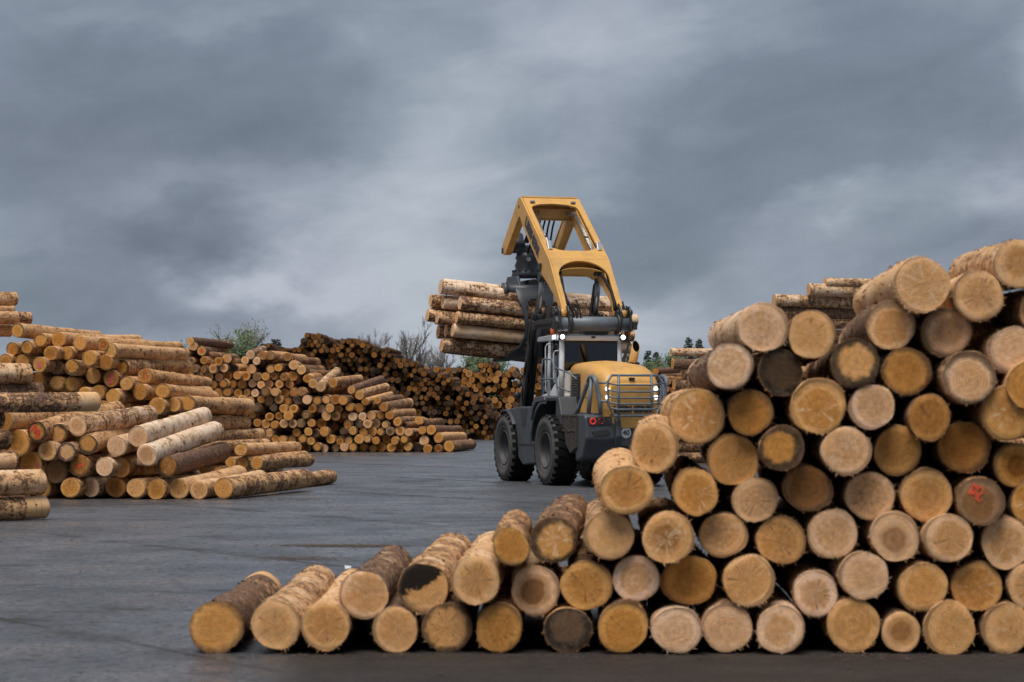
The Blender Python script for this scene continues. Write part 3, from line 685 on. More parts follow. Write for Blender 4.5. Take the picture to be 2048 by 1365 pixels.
# inner logs that carry the tall left pile and the cross logs
rg = random.Random(51); hp = LogHeap()
def above(px): # skyline of the wall of logs: photo row for a column
    pts = [(-200, 690), (40, 715), (160, 740), (230, 760), (300, 800), (350, 830), (400, 880), (470, 925), (540, 945), (560, 960)]
    for (a, ya), (b, yb) in zip(pts[:-1], pts[1:]):
        if a <= px <= b: return ya + (yb - ya) * (px - a) / (b - a)
    return 999
z = .19; k = 0
while z < 5:
    x = -17.5 + (k % 2) * .2
    while x < -6:
        px = 1024 + x * F / 63.2; py = HOR - (z + .2 - CAM_H) * F / 63.2
        if py > above(px) + 14: hp.add((x, 62.7 + rg.uniform(-.1, .35), z), LDIR, .185, 4.6, rg.uniform(.5, .85), .4, .2, .5, rg)
        x += .395
    z += .35; k += 1
hp.build('log_pile', 'shadowed inner logs of the tall left pile')
hp = LogHeap()
for k in range(12):
    z = .2 + k * .37
    for j in range(2): hp.add(P(40 - 6 * k - 5 * j, 800, 66.3 + j * .8).xy.to_3d() + Vector((0, 0, z)) , CDIR, .19, 5, .4, .2, .1, .4, rg)
for k in range(5):
    for j in range(2 if k < 3 else 1):
        hp.add(P(60 - 14 * k, 800, 43.0 + j * .45 + k * .9).xy.to_3d() + Vector((-.1, .3, .2 + .38 * k)), CDIR, .19, 5, .45, .2, .1, .6, rg)
hp.build('log_pile', 'hidden cross logs stacked at the left edge of the picture')
# --- middle pile (D): shown logs one by one along its skyline and slope, the rest as one heap
DD = 96.7
rg = random.Random(61)
def interp(pts, px):
    for (a, ya), (b, yb) in zip(pts[:-1], pts[1:]):
        if a <= px <= b: return ya + (yb - ya) * (px - a) / (b - a)
    return 9999
Dsky = [(330, 690), (385, 690), (410, 705), (455, 716), (500, 708), (540, 711), (575, 714), (590, 730), (604, 742), (617, 760), (645, 770), (668, 768), (703, 782), (720, 792), (732, 806), (756, 804), (768, 817), (780, 832), (797, 846), (840, 846), (864, 862), (880, 878), (902, 893), (912, 905)]
DTOP = [(380,683,8.5,.45,None), (386,693,9,.4,(402,690)), (403,703,9,.5,(435,706)), (408,721,8,.7,(445,720)), (454,717,9.5,.38,(470,718)), (501,710,9,.22,(526,700)), (525,711,9,.78,None), (540,711,9.5,.8,(575,714)), (575,714,9,.8,(606,722)),
        (490,721,8.5,.35,None), (513,722,8.5,.2,None), (587,730,10,.36,(612,742)), (603,740,9.5,.4,(630,750)), (615,758,9,.7,(646,752)), (641,774,10.5,.3,(673,745)), (626,768,9.5,.4,(650,757)), (666,766,9.5,.66,(718,760)), (703,780,8.5,.5,(762,760)), (719,790,9.5,.5,(771,775)), (730,804,7.5,.72,(780,790)),
        (755,801,7.5,.66,(800,797)), (767,815,9.5,.72,(818,806)), (779,831,9,.7,(823,825)), (795,844,9,.58,(833,841)), (838,841,9,.62,(873,853)), (844,861,8.5,.55,None), (862,860,10,.58,(911,861)), (877,876,10,.56,(925,874)), (898,893,11,.58,(943,889))]
placed = []
rgn = random.Random(62)
DGRP = 'logs of the middle pile'
for i, (px, py, rp, tone, far) in enumerate(sorted(DTOP)):
    ex = {501: ' with pink end pointing up', 641: ' sticking up and out', 403: ' with a red painted end', 898: ' on the asphalt'}.get(px, '')
    lab = f'{toneword(tone, 0)} log{ex}, {ORD[i]} from left along the middle pile skyline'
    o = far_log(px, py, rp, DD, far, 5.0, tone, .25, .2, rg.choice((.2, .5, .7, .9)), lab, DGRP, rg, variants=FAR if far is None else MID)
    if px == 403: paint_mark(o, [[(-.3, .2), (.2, .3), (-.2, -.1), (.3, -.2)]], M['paint'], .14)
    placed.append((px, py, rp))
hp = LogHeap(); rows = {}
pitch = 18.6; k = 0; y = 896.0
cand = []
while y > 690:
    x = 372 + (k % 2) * pitch / 2
    while x < 912:
        jx, jy = x + rg.uniform(-2.6, 2.6), y + rg.uniform(-2.2, 2.2); rp = rg.uniform(8.0, 10.2)
        if jy - rp > interp(Dsky, jx) - 2 and all((jx - a) ** 2 + (jy - b) ** 2 > (rp * .82 + c * .82) ** 2 for a, b, c in placed):
            cand.append((k, jx, jy, rp)); placed.append((jx, jy, rp))
        x += pitch
    y -= 15.9; k += 1
tone_of = lambda: rg.choices((.12, .28, .42, .54, .62, .72, .86, .97), (6, 9, 16, 19, 18, 16, 11, 7))[0] + rg.uniform(-.05, .05)
hid = [(690, 400), (760, 400), (800, 435), (822, 492), (848, 508), (872, 538), (888, 548), (905, 602), (930, 640)]     # left heap in front
def seen(c):
    return c[1] > interp([(y_, x_) for y_, x_ in hid], c[2])
single = set([c for c in sorted(cand) if seen(c)][:92]); cnt = {}
for c in sorted(cand):
    k, px, py, rp = c; tone = min(tone_of(), 1.); rim = rg.choice((.1, .2, .4, .8)); core = rg.choice((0, .1, .3, .8)); d = DD + rg.uniform(-.25, .25)
    dv = Vector((.13 + rg.uniform(-.06, .05), 1, rg.uniform(-.02, .02)))
    if c in single:
        cnt[k] = cnt.get(k, 0) + 1
        lab = f'{toneword(tone, rim)} log end, {ORD[cnt[k] - 1]} from left, {["lowest", "second", "third", "fourth", "fifth", "sixth", "seventh", "eighth", "ninth", "tenth"][k]} course of the middle pile'
        far_log(px, py, rp, d, None, 5.0, tone, rim, core, .5, lab, DGRP, rg, direc=dv, variants=FAR)
    else:
        hp.add(P(px, py, d), dv, rp * d / F, 4.9, tone, rim, core, rg.choice((.3, .6, .9)), rg)
for (k, px, py, rp) in cand + [(0, a, b, c) for a, b, c in placed[:29]]:      # deeper logs, glimpsed in the gaps
    if py < 885:
        hp.add(P(px + rg.uniform(7, 11), py + rg.uniform(6, 9), DD + rg.uniform(.5, .9)), Vector((.13, 1, 0)), 8.6 * DD / F, 4.6, min(tone_of() + .1, 1.), .6, .2, .7, rg)
hp.build('log_pile', 'remaining stacked logs of the middle pile with round cut ends')

# --- far dark pile (E) and the orange pile behind the loader (F)
def heap(sky, base, d, x0, x1, rr, tones, wts, dirv, name, label, seed, rim=(.1, .3, .6), barks=(.5, .8, .95), jit=.2, dark=0.):
    rg = random.Random(seed); hp = LogHeap(); hp.dark = dark; y = base - rr[1]; k = 0; pit = (rr[0] + rr[1]) * .95; pl = []
    while y > min(s[1] for s in sky):
        x = x0 + (k % 2) * pit / 2
        while x < x1:
            rp = rg.uniform(*rr); jx, jy = x + rg.uniform(-jit, jit) * pit, y + rg.uniform(-jit, jit) * pit
            if jy - rp > interp(sky, jx) - 2 and all((jx - a) ** 2 + (jy - b) ** 2 > (rp * .76 + c * .76) ** 2 for a, b, c in pl[-120:]):
                pl.append((jx, jy, rp)); dd = d + rg.uniform(-.4, .4)
                hp.add(P(jx, jy, dd), dirv + Vector((rg.uniform(-.04, .04), 0, rg.uniform(-.02, .02))), rp * dd / F, 5, min(1, rg.choices(tones, wts)[0] + rg.uniform(-.04, .04)), rg.choice(rim), rg.choice((0, .2, .6)), rg.choice(barks), rg, 12)
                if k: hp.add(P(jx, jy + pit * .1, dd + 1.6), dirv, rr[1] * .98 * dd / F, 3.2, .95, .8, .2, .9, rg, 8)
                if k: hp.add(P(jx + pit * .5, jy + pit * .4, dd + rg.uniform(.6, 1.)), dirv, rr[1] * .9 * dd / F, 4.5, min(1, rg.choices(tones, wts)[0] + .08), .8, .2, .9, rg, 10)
            x += pit
        y -= pit * .865; k += 1
    return hp.build(name, label)
Esky = [(505, 700), (520, 684), (545, 690), (575, 700), (598, 684), (608, 672), (628, 658), (648, 670), (662, 684), (672, 684), (690, 671), (710, 679), (740, 688), (775, 696), (800, 708), (822, 719), (850, 735), (875, 745), (905, 756), (925, 772), (950, 786), (970, 794), (985, 818), (1000, 842), (1010, 860), (1020, 880)]
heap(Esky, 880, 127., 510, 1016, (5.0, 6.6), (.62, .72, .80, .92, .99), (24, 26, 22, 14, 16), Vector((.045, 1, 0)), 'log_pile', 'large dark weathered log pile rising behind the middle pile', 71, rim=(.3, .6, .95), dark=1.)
Fsky = [(845, 735), (880, 728), (905, 733), (940, 728), (970, 722), (1000, 724), (1060, 728), (1150, 730)]
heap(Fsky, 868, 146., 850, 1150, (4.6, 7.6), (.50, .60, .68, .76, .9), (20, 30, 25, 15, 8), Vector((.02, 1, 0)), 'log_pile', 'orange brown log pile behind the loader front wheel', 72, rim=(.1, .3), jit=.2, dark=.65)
Ksky = [(1230, 760), (1265, 745), (1290, 738), (1310, 734), (1330, 748), (1380, 760), (1450, 770)]
heap(Ksky, 872, 135., 1230, 1450, (4.5, 7.), (.60, .68, .74), (1, 1, 1), Vector((.3, 1, 0)), 'log_pile', 'low orange log heap glimpsed behind the loader rear guard', 73, rim=(.1, .3), jit=.35)

# --- cross-stacked logs behind the near pile on the right (G): their long sides face the camera
DG = 80.0; GDIR = Vector((math.cos(R(14)), math.sin(R(14)), 0))
GL = [(1342,705,8,.2,.3,'slim orange-brown cross log topmost at the left step of the right rear pile'), (1345,728,11,.5,.8,'dark cross log second from the top at the left step of the right rear pile'), (1366,746,13,.4,.4,'cross log with flaking bark third down at the left step of the right rear pile'),
      (1348,770,12,.5,.75,'grey-barked cross log fourth down at the left step of the right rear pile'), (1346,794,12,.5,.6,'cross log fifth down at the left end of the right rear pile'), (1343,818,12,.45,.5,'cross log sixth down at the left end of the right rear pile'),
      (1340,842,12,.45,.6,'cross log seventh down at the left end of the right rear pile'), (1342,866,12,.45,.4,'cross log eighth down at the left end of the right rear pile'), (1338,890,12,.45,.6,'cross log second from the ground at left of the right rear pile'), (1338,914,12,.45,.6,'cross log on the ground at left of the right rear pile'),
      (1548,601,12.5,.3,.5,'cross log with ragged red-brown bark third from the top of the right rear pile'), (1617,580,12.5,.2,.32,'pale cross log with dark bark patches second from the top of the right rear pile'), (1650,566,10,.3,.42,'topmost cross log of the right rear pile against the sky'),
      (1530,625,13,.5,.78,'grey-brown cross log under the ragged one on the right rear pile'), (1545,650,12,.5,.6,'smooth brown cross log fifth from the top of the right rear pile')]
rg = random.Random(81)
for (px, py, rp, tone, bark, lab) in GL:
    pos = P(px, py, DG + rg.uniform(-.15, .1)); dv = GDIR + Vector((0, 0, rg.uniform(-.02, .02)))
    put_log(pos, dv, rp * DG / F, 5.2, MID, tone, .3, .1, bark, lab, 'cross logs of the right rear pile', rng=rg)
hp = LogHeap()
for k in range(13):
    z = .22 + .40 * k; x0 = 1540 + rg.uniform(-8, 8) if k > 6 else 1640
    if z < 4.5:
        for j in range(3): hp.add(P(x0 + (230 if j == 2 else 0), 800, DG + .35 + .42 * j).xy.to_3d() + Vector((0, 0, z + .02)), GDIR, .2, 5.2, rg.uniform(.3, .55), .3, .1, rg.choice((.4, .6, .9)), rg, 16)
for k in range(8):
    z = .22 + .40 * k
    for j in range(2): hp.add(P(1352 + 3 * k, 800, DG + .45 + .42 * j).xy.to_3d() + Vector((0, 0, z)), GDIR, .2, 5.2, rg.uniform(.3, .55), .3, .1, rg.choice((.4, .6, .9)), rg, 16)
hp.build('log_pile', 'further cross-stacked logs of the right rear pile')
# ------------------------------------------------------------------ the log loader
YAW = 17.0
LO = Vector((2.18, 59.8, 0))
loader = empty('log_loader', LO, R(90 + YAW))
tag(loader, 'yellow and grey wheeled log loader seen from behind, lifting a log bundle', 'loader')

def part(name, mb, mat, parent=None, **k): return mb.build(name, mat, parent or loader, **k)
def grp(name, parent=None):
    o = bpy.data.objects.new(name, None); o.empty_display_size = .2; link(o, parent or loader); return o

# --- wheels: x forward from the rear axle, y to the left, z up
def wheel_meshes():
    RT, W = .875, .68
    t = MB(); h = W / 2
    t.lathe([(.845, -h + .10), (.855, -h * .5), (.86, 0), (.855, h * .5), (.845, h - .10)], 64)
    n = 26
    for k in range(n):
        for sgn in (-1, 1):
            a0 = 2 * math.pi * (k + (.5 if sgn > 0 else 0)) / n; vs = []
            for (yy, da) in ((.02, .10), (.20, .03), (h - .015, -.03)):
                for rr in (.83, RT if yy < .3 else RT - .02):
                    for wv in (-.055, .055):
                        a = a0 + da + wv; vs.append((rr * math.cos(a), sgn * yy, rr * math.sin(a)))
            fs = []
            for q in range(2):
                b = q * 4; c = b + 4
                fs += [(b + 2, b + 3, c + 3, c + 2), (b, b + 2, c + 2, c), (b + 3, b + 1, c + 1, c + 3)]
            fs += [(0, 1, 3, 2), (8, 10, 11, 9)]; t.add(vs, fs)
    tread = t.build('tyre_tread', M['rubber'])
    s = MB()
    for sgn in (-1, 1):
        s.lathe([(.845, sgn * (h - .10)), (.83, sgn * (h - .035)), (.79, sgn * (h - .012)), (.775, sgn * (h - .016)), (.77, sgn * (h - .004)), (.68, sgn * (h + .006)), (.60, sgn * (h - .005)), (.59, sgn * (h - .015)), (.56, sgn * (h - .012)), (.47, sgn * (h - .035)), (.455, sgn * (h - .07))], 64)
    for k in range(52):          # shoulder ends of the lugs show on the sidewall
        a = 2 * math.pi * k / 52
        if k % 2: continue
        for sgn in (-1, 1):
            vs = []
            for rr, yy in ((.80, h - .008), (.872, h - .05)):
                for wv in (-.045, .045): vs += [(rr * math.cos(a + wv), sgn * yy, rr * math.sin(a + wv)), (rr * math.cos(a + wv), sgn * (yy - .05), rr * math.sin(a + wv))]
            s.add(vs, [(0, 2, 6, 4), (0, 4, 5, 1), (2, 3, 7, 6), (4, 6, 7, 5), (1, 5, 7, 3)])
    side = s.build('tyre', M['wall_rubber'])
    r = MB()
    for sgn in (-1, 1):
        r.lathe([(.455, sgn * (h - .06)), (.445, sgn * (h - .03)), (.425, sgn * (h - .03)), (.415, sgn * (h - .07)), (.40, sgn * (h - .16)), (.385, sgn * (h - .17)), (.34, sgn * (h - .20)), (.33, sgn * (h - .26)), (.20, sgn * (h - .27)), (.19, sgn * (h - .21)), (.16, sgn * (h - .20)), (0, sgn * (h - .20))], 48)
        for k in range(18):
            a = 2 * math.pi * k / 18
            r.lathe([(0, 0), (.016, 0), (.016, .02), (0, .02)], 6, origin=(.27 * math.cos(a), sgn * (h - .27) - (.02 if sgn < 0 else 0), .27 * math.sin(a)))
    rim = r.build('rim', M['rim'])
    return tread, side, rim
tread0, side0, rim0 = wheel_meshes()
FAX = 3.52
first = True
for ax in (0, FAX):
    for sy in (1, -1):
        w_ = grp('wheel'); w_.location = (ax, sy * 1.12, .865); w_.rotation_euler = (0, random.uniform(0, 1), 0)
        tag(w_, ('rear' if ax == 0 else 'front') + (' left' if sy > 0 else ' right') + ' wheel with dusty sidewall')
        for o in (side0, tread0, rim0):
            c = o if first else o.copy()
            if not first: COL.objects.link(c)
            c.parent = w_
        first = False

# --- chassis
fr = MB(); fr.box((.0, 0, .95), (3.6, 1.1, .55)); fr.box((3.6, 0, 1.05), (2.4, 1.0, .7)); fr.box((1.75, 0, 1.0), (.6, .5, .7))
part('chassis', fr, M['black'], bevel=.03)
for ax in (0, FAX):
    part('axle', MB().tube([(ax, -1.1, .865), (ax, -.45, .865), (ax, 0, .865), (ax, .45, .865), (ax, 1.1, .865)], [.18, .20, .34, .20, .18], 16), M['black'])
# side panels between the wheels, tanks and steps
for sy in (1, -1):
    pn = MB(); y0, y1 = sy * .55, sy * 1.34
    pn.prism([(1.02, .52), (2.15, .45), (2.52, .62), (2.58, .95), (2.66, 1.25), (2.95, 1.62), (3.35, 1.80), (3.30, 1.87), (2.3, 1.93), (1.1, 1.92)], min(y0, y1), max(y0, y1))
    p_ = part('side_panel', pn, M['grey'], bevel=.03)
    part('panel_step', MB().box((1.75, sy * 1.352, .98), (1.35, .02, .015)), M['black'], p_)
    part('panel_recess', MB().prism([(1.75, 1.86), (2.35, 1.86), (2.2, 1.45), (2.05, 1.38), (1.9, 1.45)], sy * 1.341, sy * 1.347), M['black'], p_)
# front fenders thin edge over the front tyres
for sy in (1, -1):
    pts = [(FAX + .93 * math.cos(a), .865 + .97 * math.sin(a)) for a in [R(q) for q in range(70, 150, 8)]]
    mb = MB()
    for (p, q) in zip(pts[:-1], pts[1:]):
        mb.add([(p[0], sy * .8, p[1]), (q[0], sy * .8, q[1]), (q[0], sy * 1.42, q[1]), (p[0], sy * 1.42, p[1])], [(0, 1, 2, 3)])
    part('front_fender', mb, M['grey'], solid=.04)
# rear fenders, arched, open to the rear
for sy in (1, -1):
    ang = [R(q) for q in (8, 20, 35, 50, 62, 75, 88, 98)]
    top = [(1.10 * math.cos(a), .90 + 1.24 * math.sin(a)) for a in ang]
    mb = MB()
    for (p, q) in zip(top[:-1], top[1:]):
        mb.add([(p[0], sy * .72, p[1]), (q[0], sy * .72, q[1]), (q[0], sy * 1.44, q[1]), (p[0], sy * 1.44, p[1])], [(0, 1, 2, 3)])
        mb.add([(p[0], sy * 1.44, p[1]), (q[0], sy * 1.44, q[1]), (q[0] * .985, sy * 1.47, q[1] - .13), (p[0] * .985, sy * 1.47, p[1] - .13)], [(0, 1, 2, 3)])
    f_ = part('rear_fender', mb, M['grey'], solid=.035)
    part('fender_flare', MB().prism([(1.06, 1.62), (.86, 2.02), (.62, 2.17), (-.10, 2.20), (-.16, 2.08), (.0, 2.06), (.55, 2.03), (.78, 1.90), (.96, 1.58)], *sorted((sy * 1.10, sy * 1.50))), M['grey'], f_, bevel=.02)
    part('inner_wall', MB().prism([(1.08, 1.05), (1.05, 1.5), (.8, 1.95), (.3, 2.1), (-.14, 2.1), (-.5, 1.75), (-.9, 1.2), (-.9, .8), (1.0, .8)], sy * .66, sy * .72), M['black'], f_)
# step column beside the fender and the muddy flank behind the rear wheel
for sy in (1, -1):
    st = part('flank_step', MB().prism([(-.15, 1.30), (-.20, 2.16), (-.42, 2.16), (-.60, 1.75), (-.62, 1.30)], sy * .74, sy * 1.22), M['grey'], bevel=.03)
    part('step_plate', MB().box((-.29, sy * .98, 2.17), (.2, .46, .02)), M['bluegrey'], st)
    mb = MB(); mb.prism([(-.58, 1.74), (-1.75, 1.74), (-1.75, .95), (-1.30, .80), (-.98, 1.0), (-.82, 1.35)], sy * .6, sy * 1.22)
    part('flank', mb, M['mud'], bevel=.02)
    lip = MB()
    rr = random.Random(5 + sy)
    for k in range(120):
        x = -.62 - 1.1 * rr.random(); zz = rr.choice((1.72, 1.36, 1.34, rr.uniform(.95, 1.7)))
        s_ = rr.uniform(.012, .04); lip.lathe([(0, -s_ * .35), (s_ * .8, -s_ * .1), (s_, 0), (s_ * .7, s_ * .2), (0, s_ * .35)], 6, origin=(x, sy * 1.225, zz))
    part('mud_cake', lip, M['mud']).__setitem__('kind', 'stuff')
# --- counterweight
cw = MB()
for sy in (1, -1):
    a, b = sorted((sy * .40, sy * 1.17))
    cw.prism([(-1.55, 1.76), (-2.18, 1.76), (-2.30, 1.66), (-2.34, 1.18), (-2.22, .98), (-2.05, .70), (-1.55, .62)], a, b)
cwo = part('counterweight', cw, M['grey'], bevel=.05)
for sy in (1, -1):
    a, b = sorted((sy * .30, sy * .44))
    part('corner_rib', MB().prism([(-1.7, 1.72), (-2.30, 1.72), (-2.40, 1.60), (-2.44, 1.22), (-2.28, .95), (-2.1, .72), (-1.7, .7)], a, b), M['grey'], cwo, bevel=.04)
    a, b = sorted((sy * .62, sy * 1.02))
    part('vent_recess', MB().prism([(sy * .56, 1.30), (sy * .62, 1.40), (sy * 1.02, 1.34), (sy * .96, 1.24), (sy * .62, 1.26)], -2.352, -2.30, 'x'), M['black'], cwo)
    lp = part('tail_lamp_panel', MB().prism([(sy * .52, 1.52), (sy * .60, 1.50), (sy * 1.08, 1.50), (sy * 1.14, 1.68), (sy * .66, 1.68)], -2.335, -2.28, 'x'), M['black'], cwo)
    for j, (yy, mt) in enumerate(((.99, M['tail'] if sy > 0 else M['tail']), (.78, M['tail_off']))):
        part('tail_lamp', MB().lathe([(.046, -.0), (.046, -.014), (.078, -.014), (.085, -.004), (.085, .03)], 24, origin=(-2.334, sy * yy, 1.59), axis='x'), mt, cwo)
        part('tail_lens', MB().lathe([(0, -.006), (.047, -.006), (.047, .02)], 20, origin=(-2.334, sy * yy, 1.59), axis='x'), M['black'], cwo)
part('rear_plate', MB().box((-2.20, 0, 1.20), (.16, .60, .42)), M['grey'], cwo, bevel=.02)
part('lower_guard', MB().box((-2.0, 0, .86), (.3, .70, .3)), M['black'], cwo, bevel=.03)
# speed disc
sd_ = part('speed_sign', MB().lathe([(0, -.006), (.125, -.006), (.128, 0), (.128, .01)], 36, origin=(-2.29, .14, 1.31), axis='x'), M['signwhite'])

def text_mesh(txt, size, origin, right, up, mat, parent, name='lettering', bold=.012, width=None):
    cu = bpy.data.curves.new('t', 'FONT'); cu.body = txt; cu.size = size; cu.offset = bold * size / .2; cu.extrude = .004; cu.align_x = 'CENTER'; cu.align_y = 'CENTER'; cu.resolution_u = 3
    to = bpy.data.objects.new('t', cu); COL.objects.link(to)
    dg = bpy.context.evaluated_depsgraph_get(); dg.update()
    me = bpy.data.meshes.new_from_object(to.evaluated_get(dg)); bpy.data.objects.remove(to); bpy.data.curves.remove(cu)
    right = Vector(right).normalized(); up = Vector(up).normalized(); nrm = right.cross(up); og = Vector(origin)
    xs = [v.co.x for v in me.vertices]; k = (width / (max(xs) - min(xs))) if width else 1
    for v in me.vertices: v.co = og + right * (v.co.x * k) + up * v.co.y + nrm * (v.co.z + .004)
    me.materials.clear(); me.materials.append(mat)
    o = bpy.data.objects.new(name, me); link(o, parent); return o
text_mesh('40', .17, (-2.297, .14, 1.31), (0, -1, 0), (0, 0, 1), M['ink'], sd_, 'numerals', .006)

# --- engine hood: a loft of rounded sections
def hood_loft(secs, mb):
    rings = []
    for (x, w_, zb, zt, c, cr) in secs:
        half = [(w_, zb), (w_ * 1.0, zb + (zt - c - zb) * .5), (w_ * .985, zt - c)]
        for q in range(1, 6):
            a = R(90) * q / 6; half.append((w_ * .985 - c + c * math.cos(a), zt - c + c * math.sin(a)))
        half += [(w_ * .985 - c, zt), ((w_ - c) * .5, zt + cr * .7), (0, zt + cr)]
        ring = [(x, yy, zz) for yy, zz in half] + [(x, -yy, zz) for yy, zz in reversed(half[:-1])]
        rings.append(ring)
    n = len(rings[0]); vs = [v for r_ in rings for v in r_]; fs = []
    for i in range(len(rings) - 1):
        for k in range(n - 1): fs.append((i * n + k, i * n + k + 1, (i + 1) * n + k + 1, (i + 1) * n + k))
    fs.append(tuple(range((len(rings) - 1) * n, len(rings) * n))); fs.append(tuple(range(n)))
    mb.add(vs, fs, True); return mb
secs = [(.62, .58, 1.7, 3.00, .20, .03), (.1, .62, 1.7, 3.02, .22, .04), (-.45, .69, 1.7, 3.02, .24, .04), (-1.0, .77, 1.7, 2.99, .26, .04), (-1.6, .76, 1.68, 2.92, .28, .04), (-1.95, .745, 1.66, 2.83, .28, .04), (-2.15, .72, 1.66, 2.70, .26, .03), (-2.25, .70, 1.68, 2.60, .22, .03), (-2.30, .66, 1.70, 2.52, .20, .02)]
hood = part('engine_hood', hood_loft(secs, MB()), M['yellow'])
md = hood.modifiers.new('e', 'EDGE_SPLIT'); md.split_angle = R(50)
part('rear_door', hood_loft([(-2.29, .56, 1.74, 2.50, .10, .0), (-2.325, .55, 1.75, 2.48, .10, .0), (-2.335, .53, 1.77, 2.46, .10, 0)], MB()), M['yellow'], hood)
part('door_latch', MB().box((-2.30, 0, 2.60), (.05, .14, .06)), M['black'], hood)
lowp = part('lower_panel', MB().box((-2.26, 0, 1.565), (.10, 1.0, .30)), M['yellow'], hood, bevel=.02)
for sy in (.33, -.33): part('marker_lamp', MB().box((-2.318, sy, 1.57), (.02, .05, .12)), M['steel'], hood, bevel=.01)
text_mesh('LIEBHERR', .21, (-2.337, 0, 1.87), (0, -1, 0), (0, 0, 1), M['ink'], hood, 'lettering', .012, .98)
for sy in (1, -1):
    for zz in (2.36, 2.16):
        lmp = part('work_lamp', MB().lathe([(0, -.05), (.040, -.05), (.046, -.03), (.046, .02)], 20, origin=(-2.27, sy * .615, zz), axis='x'), M['lamp'], hood)
# black side grille with slats and window-like flap on the hood side
def hw(x): return .58 + (.62 - x) * (.77 - .58) / 1.62
for sy in (1, -1):
    yb = sy * .775
    def sidequad(x0, x1, z0, z1, off, top=0):
        return [(x0, sy * (hw(x0) + off), z0), (x1, sy * (hw(x1) + off), z0), (x1, sy * (hw(x1) + off - .02), z1), (x0 - top, sy * (hw(x0 - top) + off - .02), z1)]
    part('side_grille', MB().add(sidequad(.50, -.50, 1.98, 2.74, .02, .16), [(0, 1, 2, 3)]), M['black'], hood, solid=.012)
    for k in range(11):
        z_ = 2.02 + .063 * k; part('grille_slat', MB().add(sidequad(.48 - .014 * k, -.48, z_, z_ + .022, .035), [(0, 1, 2, 3)]), M['ink'], hood, solid=.014)
    part('side_seam', MB().add(sidequad(-.56, -.585, 1.74, 2.72, .014), [(0, 1, 2, 3)]), M['ink'], hood, solid=.01)
    part('hood_handle', MB().tube([(-1.25, yb, 2.15), (-1.25, yb + sy * .06, 2.15), (-1.25, yb + sy * .06, 2.45), (-1.25, yb, 2.45)], .015, 8), M['black'], hood)
    part('hood_sill', MB().box((-.85, sy * .77, 1.72), (2.7, .30, .14)), M['grey'], bevel=.02)
# exhaust stack, cut on the slant
ex = MB(); n = 28; vs = []
for t in (0, 1, 2):
    for k in range(n):
        a = 2 * math.pi * k / n; rx, ry = .165, .095
        x, y = rx * math.cos(a), ry * math.sin(a)
        zz = 0 if t == 0 else .46 + .85 * x; lean = -.30 if t else 0
        s_ = 1 if t < 2 else .90
        vs.append((-1.02 + x * s_ + lean * (zz / .5), -.47 + y * s_, 2.94 + zz * (1 if t < 2 else 1)))
fs = []
for k in range(n):
    fs += [(k, (k + 1) % n, n + (k + 1) % n, n + k), (n + k, n + (k + 1) % n, 2 * n + (k + 1) % n, 2 * n + k)]
ex.add(vs, fs, True); exo = part('exhaust_stack', ex, M['yellow'], fixn=True)
inn = MB(); b = vs[2 * n:]; inn.add([Vector(v) + Vector((.02, 0, -.03)) for v in b], [tuple(range(n))]); part('exhaust_mouth', inn, M['soot_shade'], exo)  # flat black sheet: the open pipe's inner shade put into its sooty colour
part('exhaust_base', MB().box((-1.02, -.47, 2.97), (.40, .26, .09)), M['black'], exo, bevel=.02)
part('exhaust_shield', MB().prism([(-.78, 2.98), (-1.20, 3.50), (-1.12, 3.50), (-.62, 3.10), (-.62, 2.98)], -.36, -.345), M['black'], exo)

# --- tubular rear guard
GX = -2.52
def loop(pts): return [(GX + q[2], q[0], q[1]) if len(q) > 2 else (GX, q[0], q[1]) for q in pts]
gd = grp('rear_guard')
part('guard_frame', MB().tube(loop([(.58, 2.68), (.68, 2.52, .02), (.66, 2.0, .02), (.54, 1.72), (-.54, 1.72), (-.66, 2.0, .02), (-.68, 2.52, .02), (-.58, 2.68), (.58, 2.68)]), .030, 10), M['bluegrey'], gd)
for yy in (.42, -.42): part('guard_post', MB().tube(loop([(yy * .97, 2.68), (yy, 2.2, -.03), (yy * .97, 1.72)]), .034, 10), M['bluegrey'], gd)
for zz in (2.45, 2.29, 2.14, 2.0, 1.87):
    e = .67 if 1.98 < zz < 2.5 else .60
    part('guard_bar', MB().tube(loop([(e, zz + .035, .04), (.42, zz, -.03), (-.42, zz, -.03), (-e, zz + .035, .04)]), .022, 8), M['bluegrey'], gd)
for sy in (1, -1):
    hp_ = grp('guard_hoop')
    arc = [(-1.72 - .28 * (1 - math.cos(R(180) * q / 10)) / 1, sy * (.90 - .0 * q), 2.50 + .16 * math.sin(R(180) * q / 10)) for q in range(11)]
    part('hoop_tube', MB().tube([(-1.20, sy * 1.02, 1.75), (-1.30, sy * 1.0, 1.9)] + [(-1.66, sy * .92, 2.42)] + arc + [(-2.28, sy * .86, 2.40), (-2.34, sy * .82, 2.1), (-2.34, sy * .80, 1.74)], .052, 12), M['bluegrey'], hp_)
    part('hoop_leg', MB().tube([(-1.98, sy * .98, 1.74), (-1.99, sy * .90, 2.62)], .05, 12), M['bluegrey'], hp_)
    for zz in (2.50, 2.06): part('hoop_bracket', MB().tube([(-2.32, sy * .84, zz), (GX + .02, sy * .67, zz)], .026, 8), M['bluegrey'], hp_)

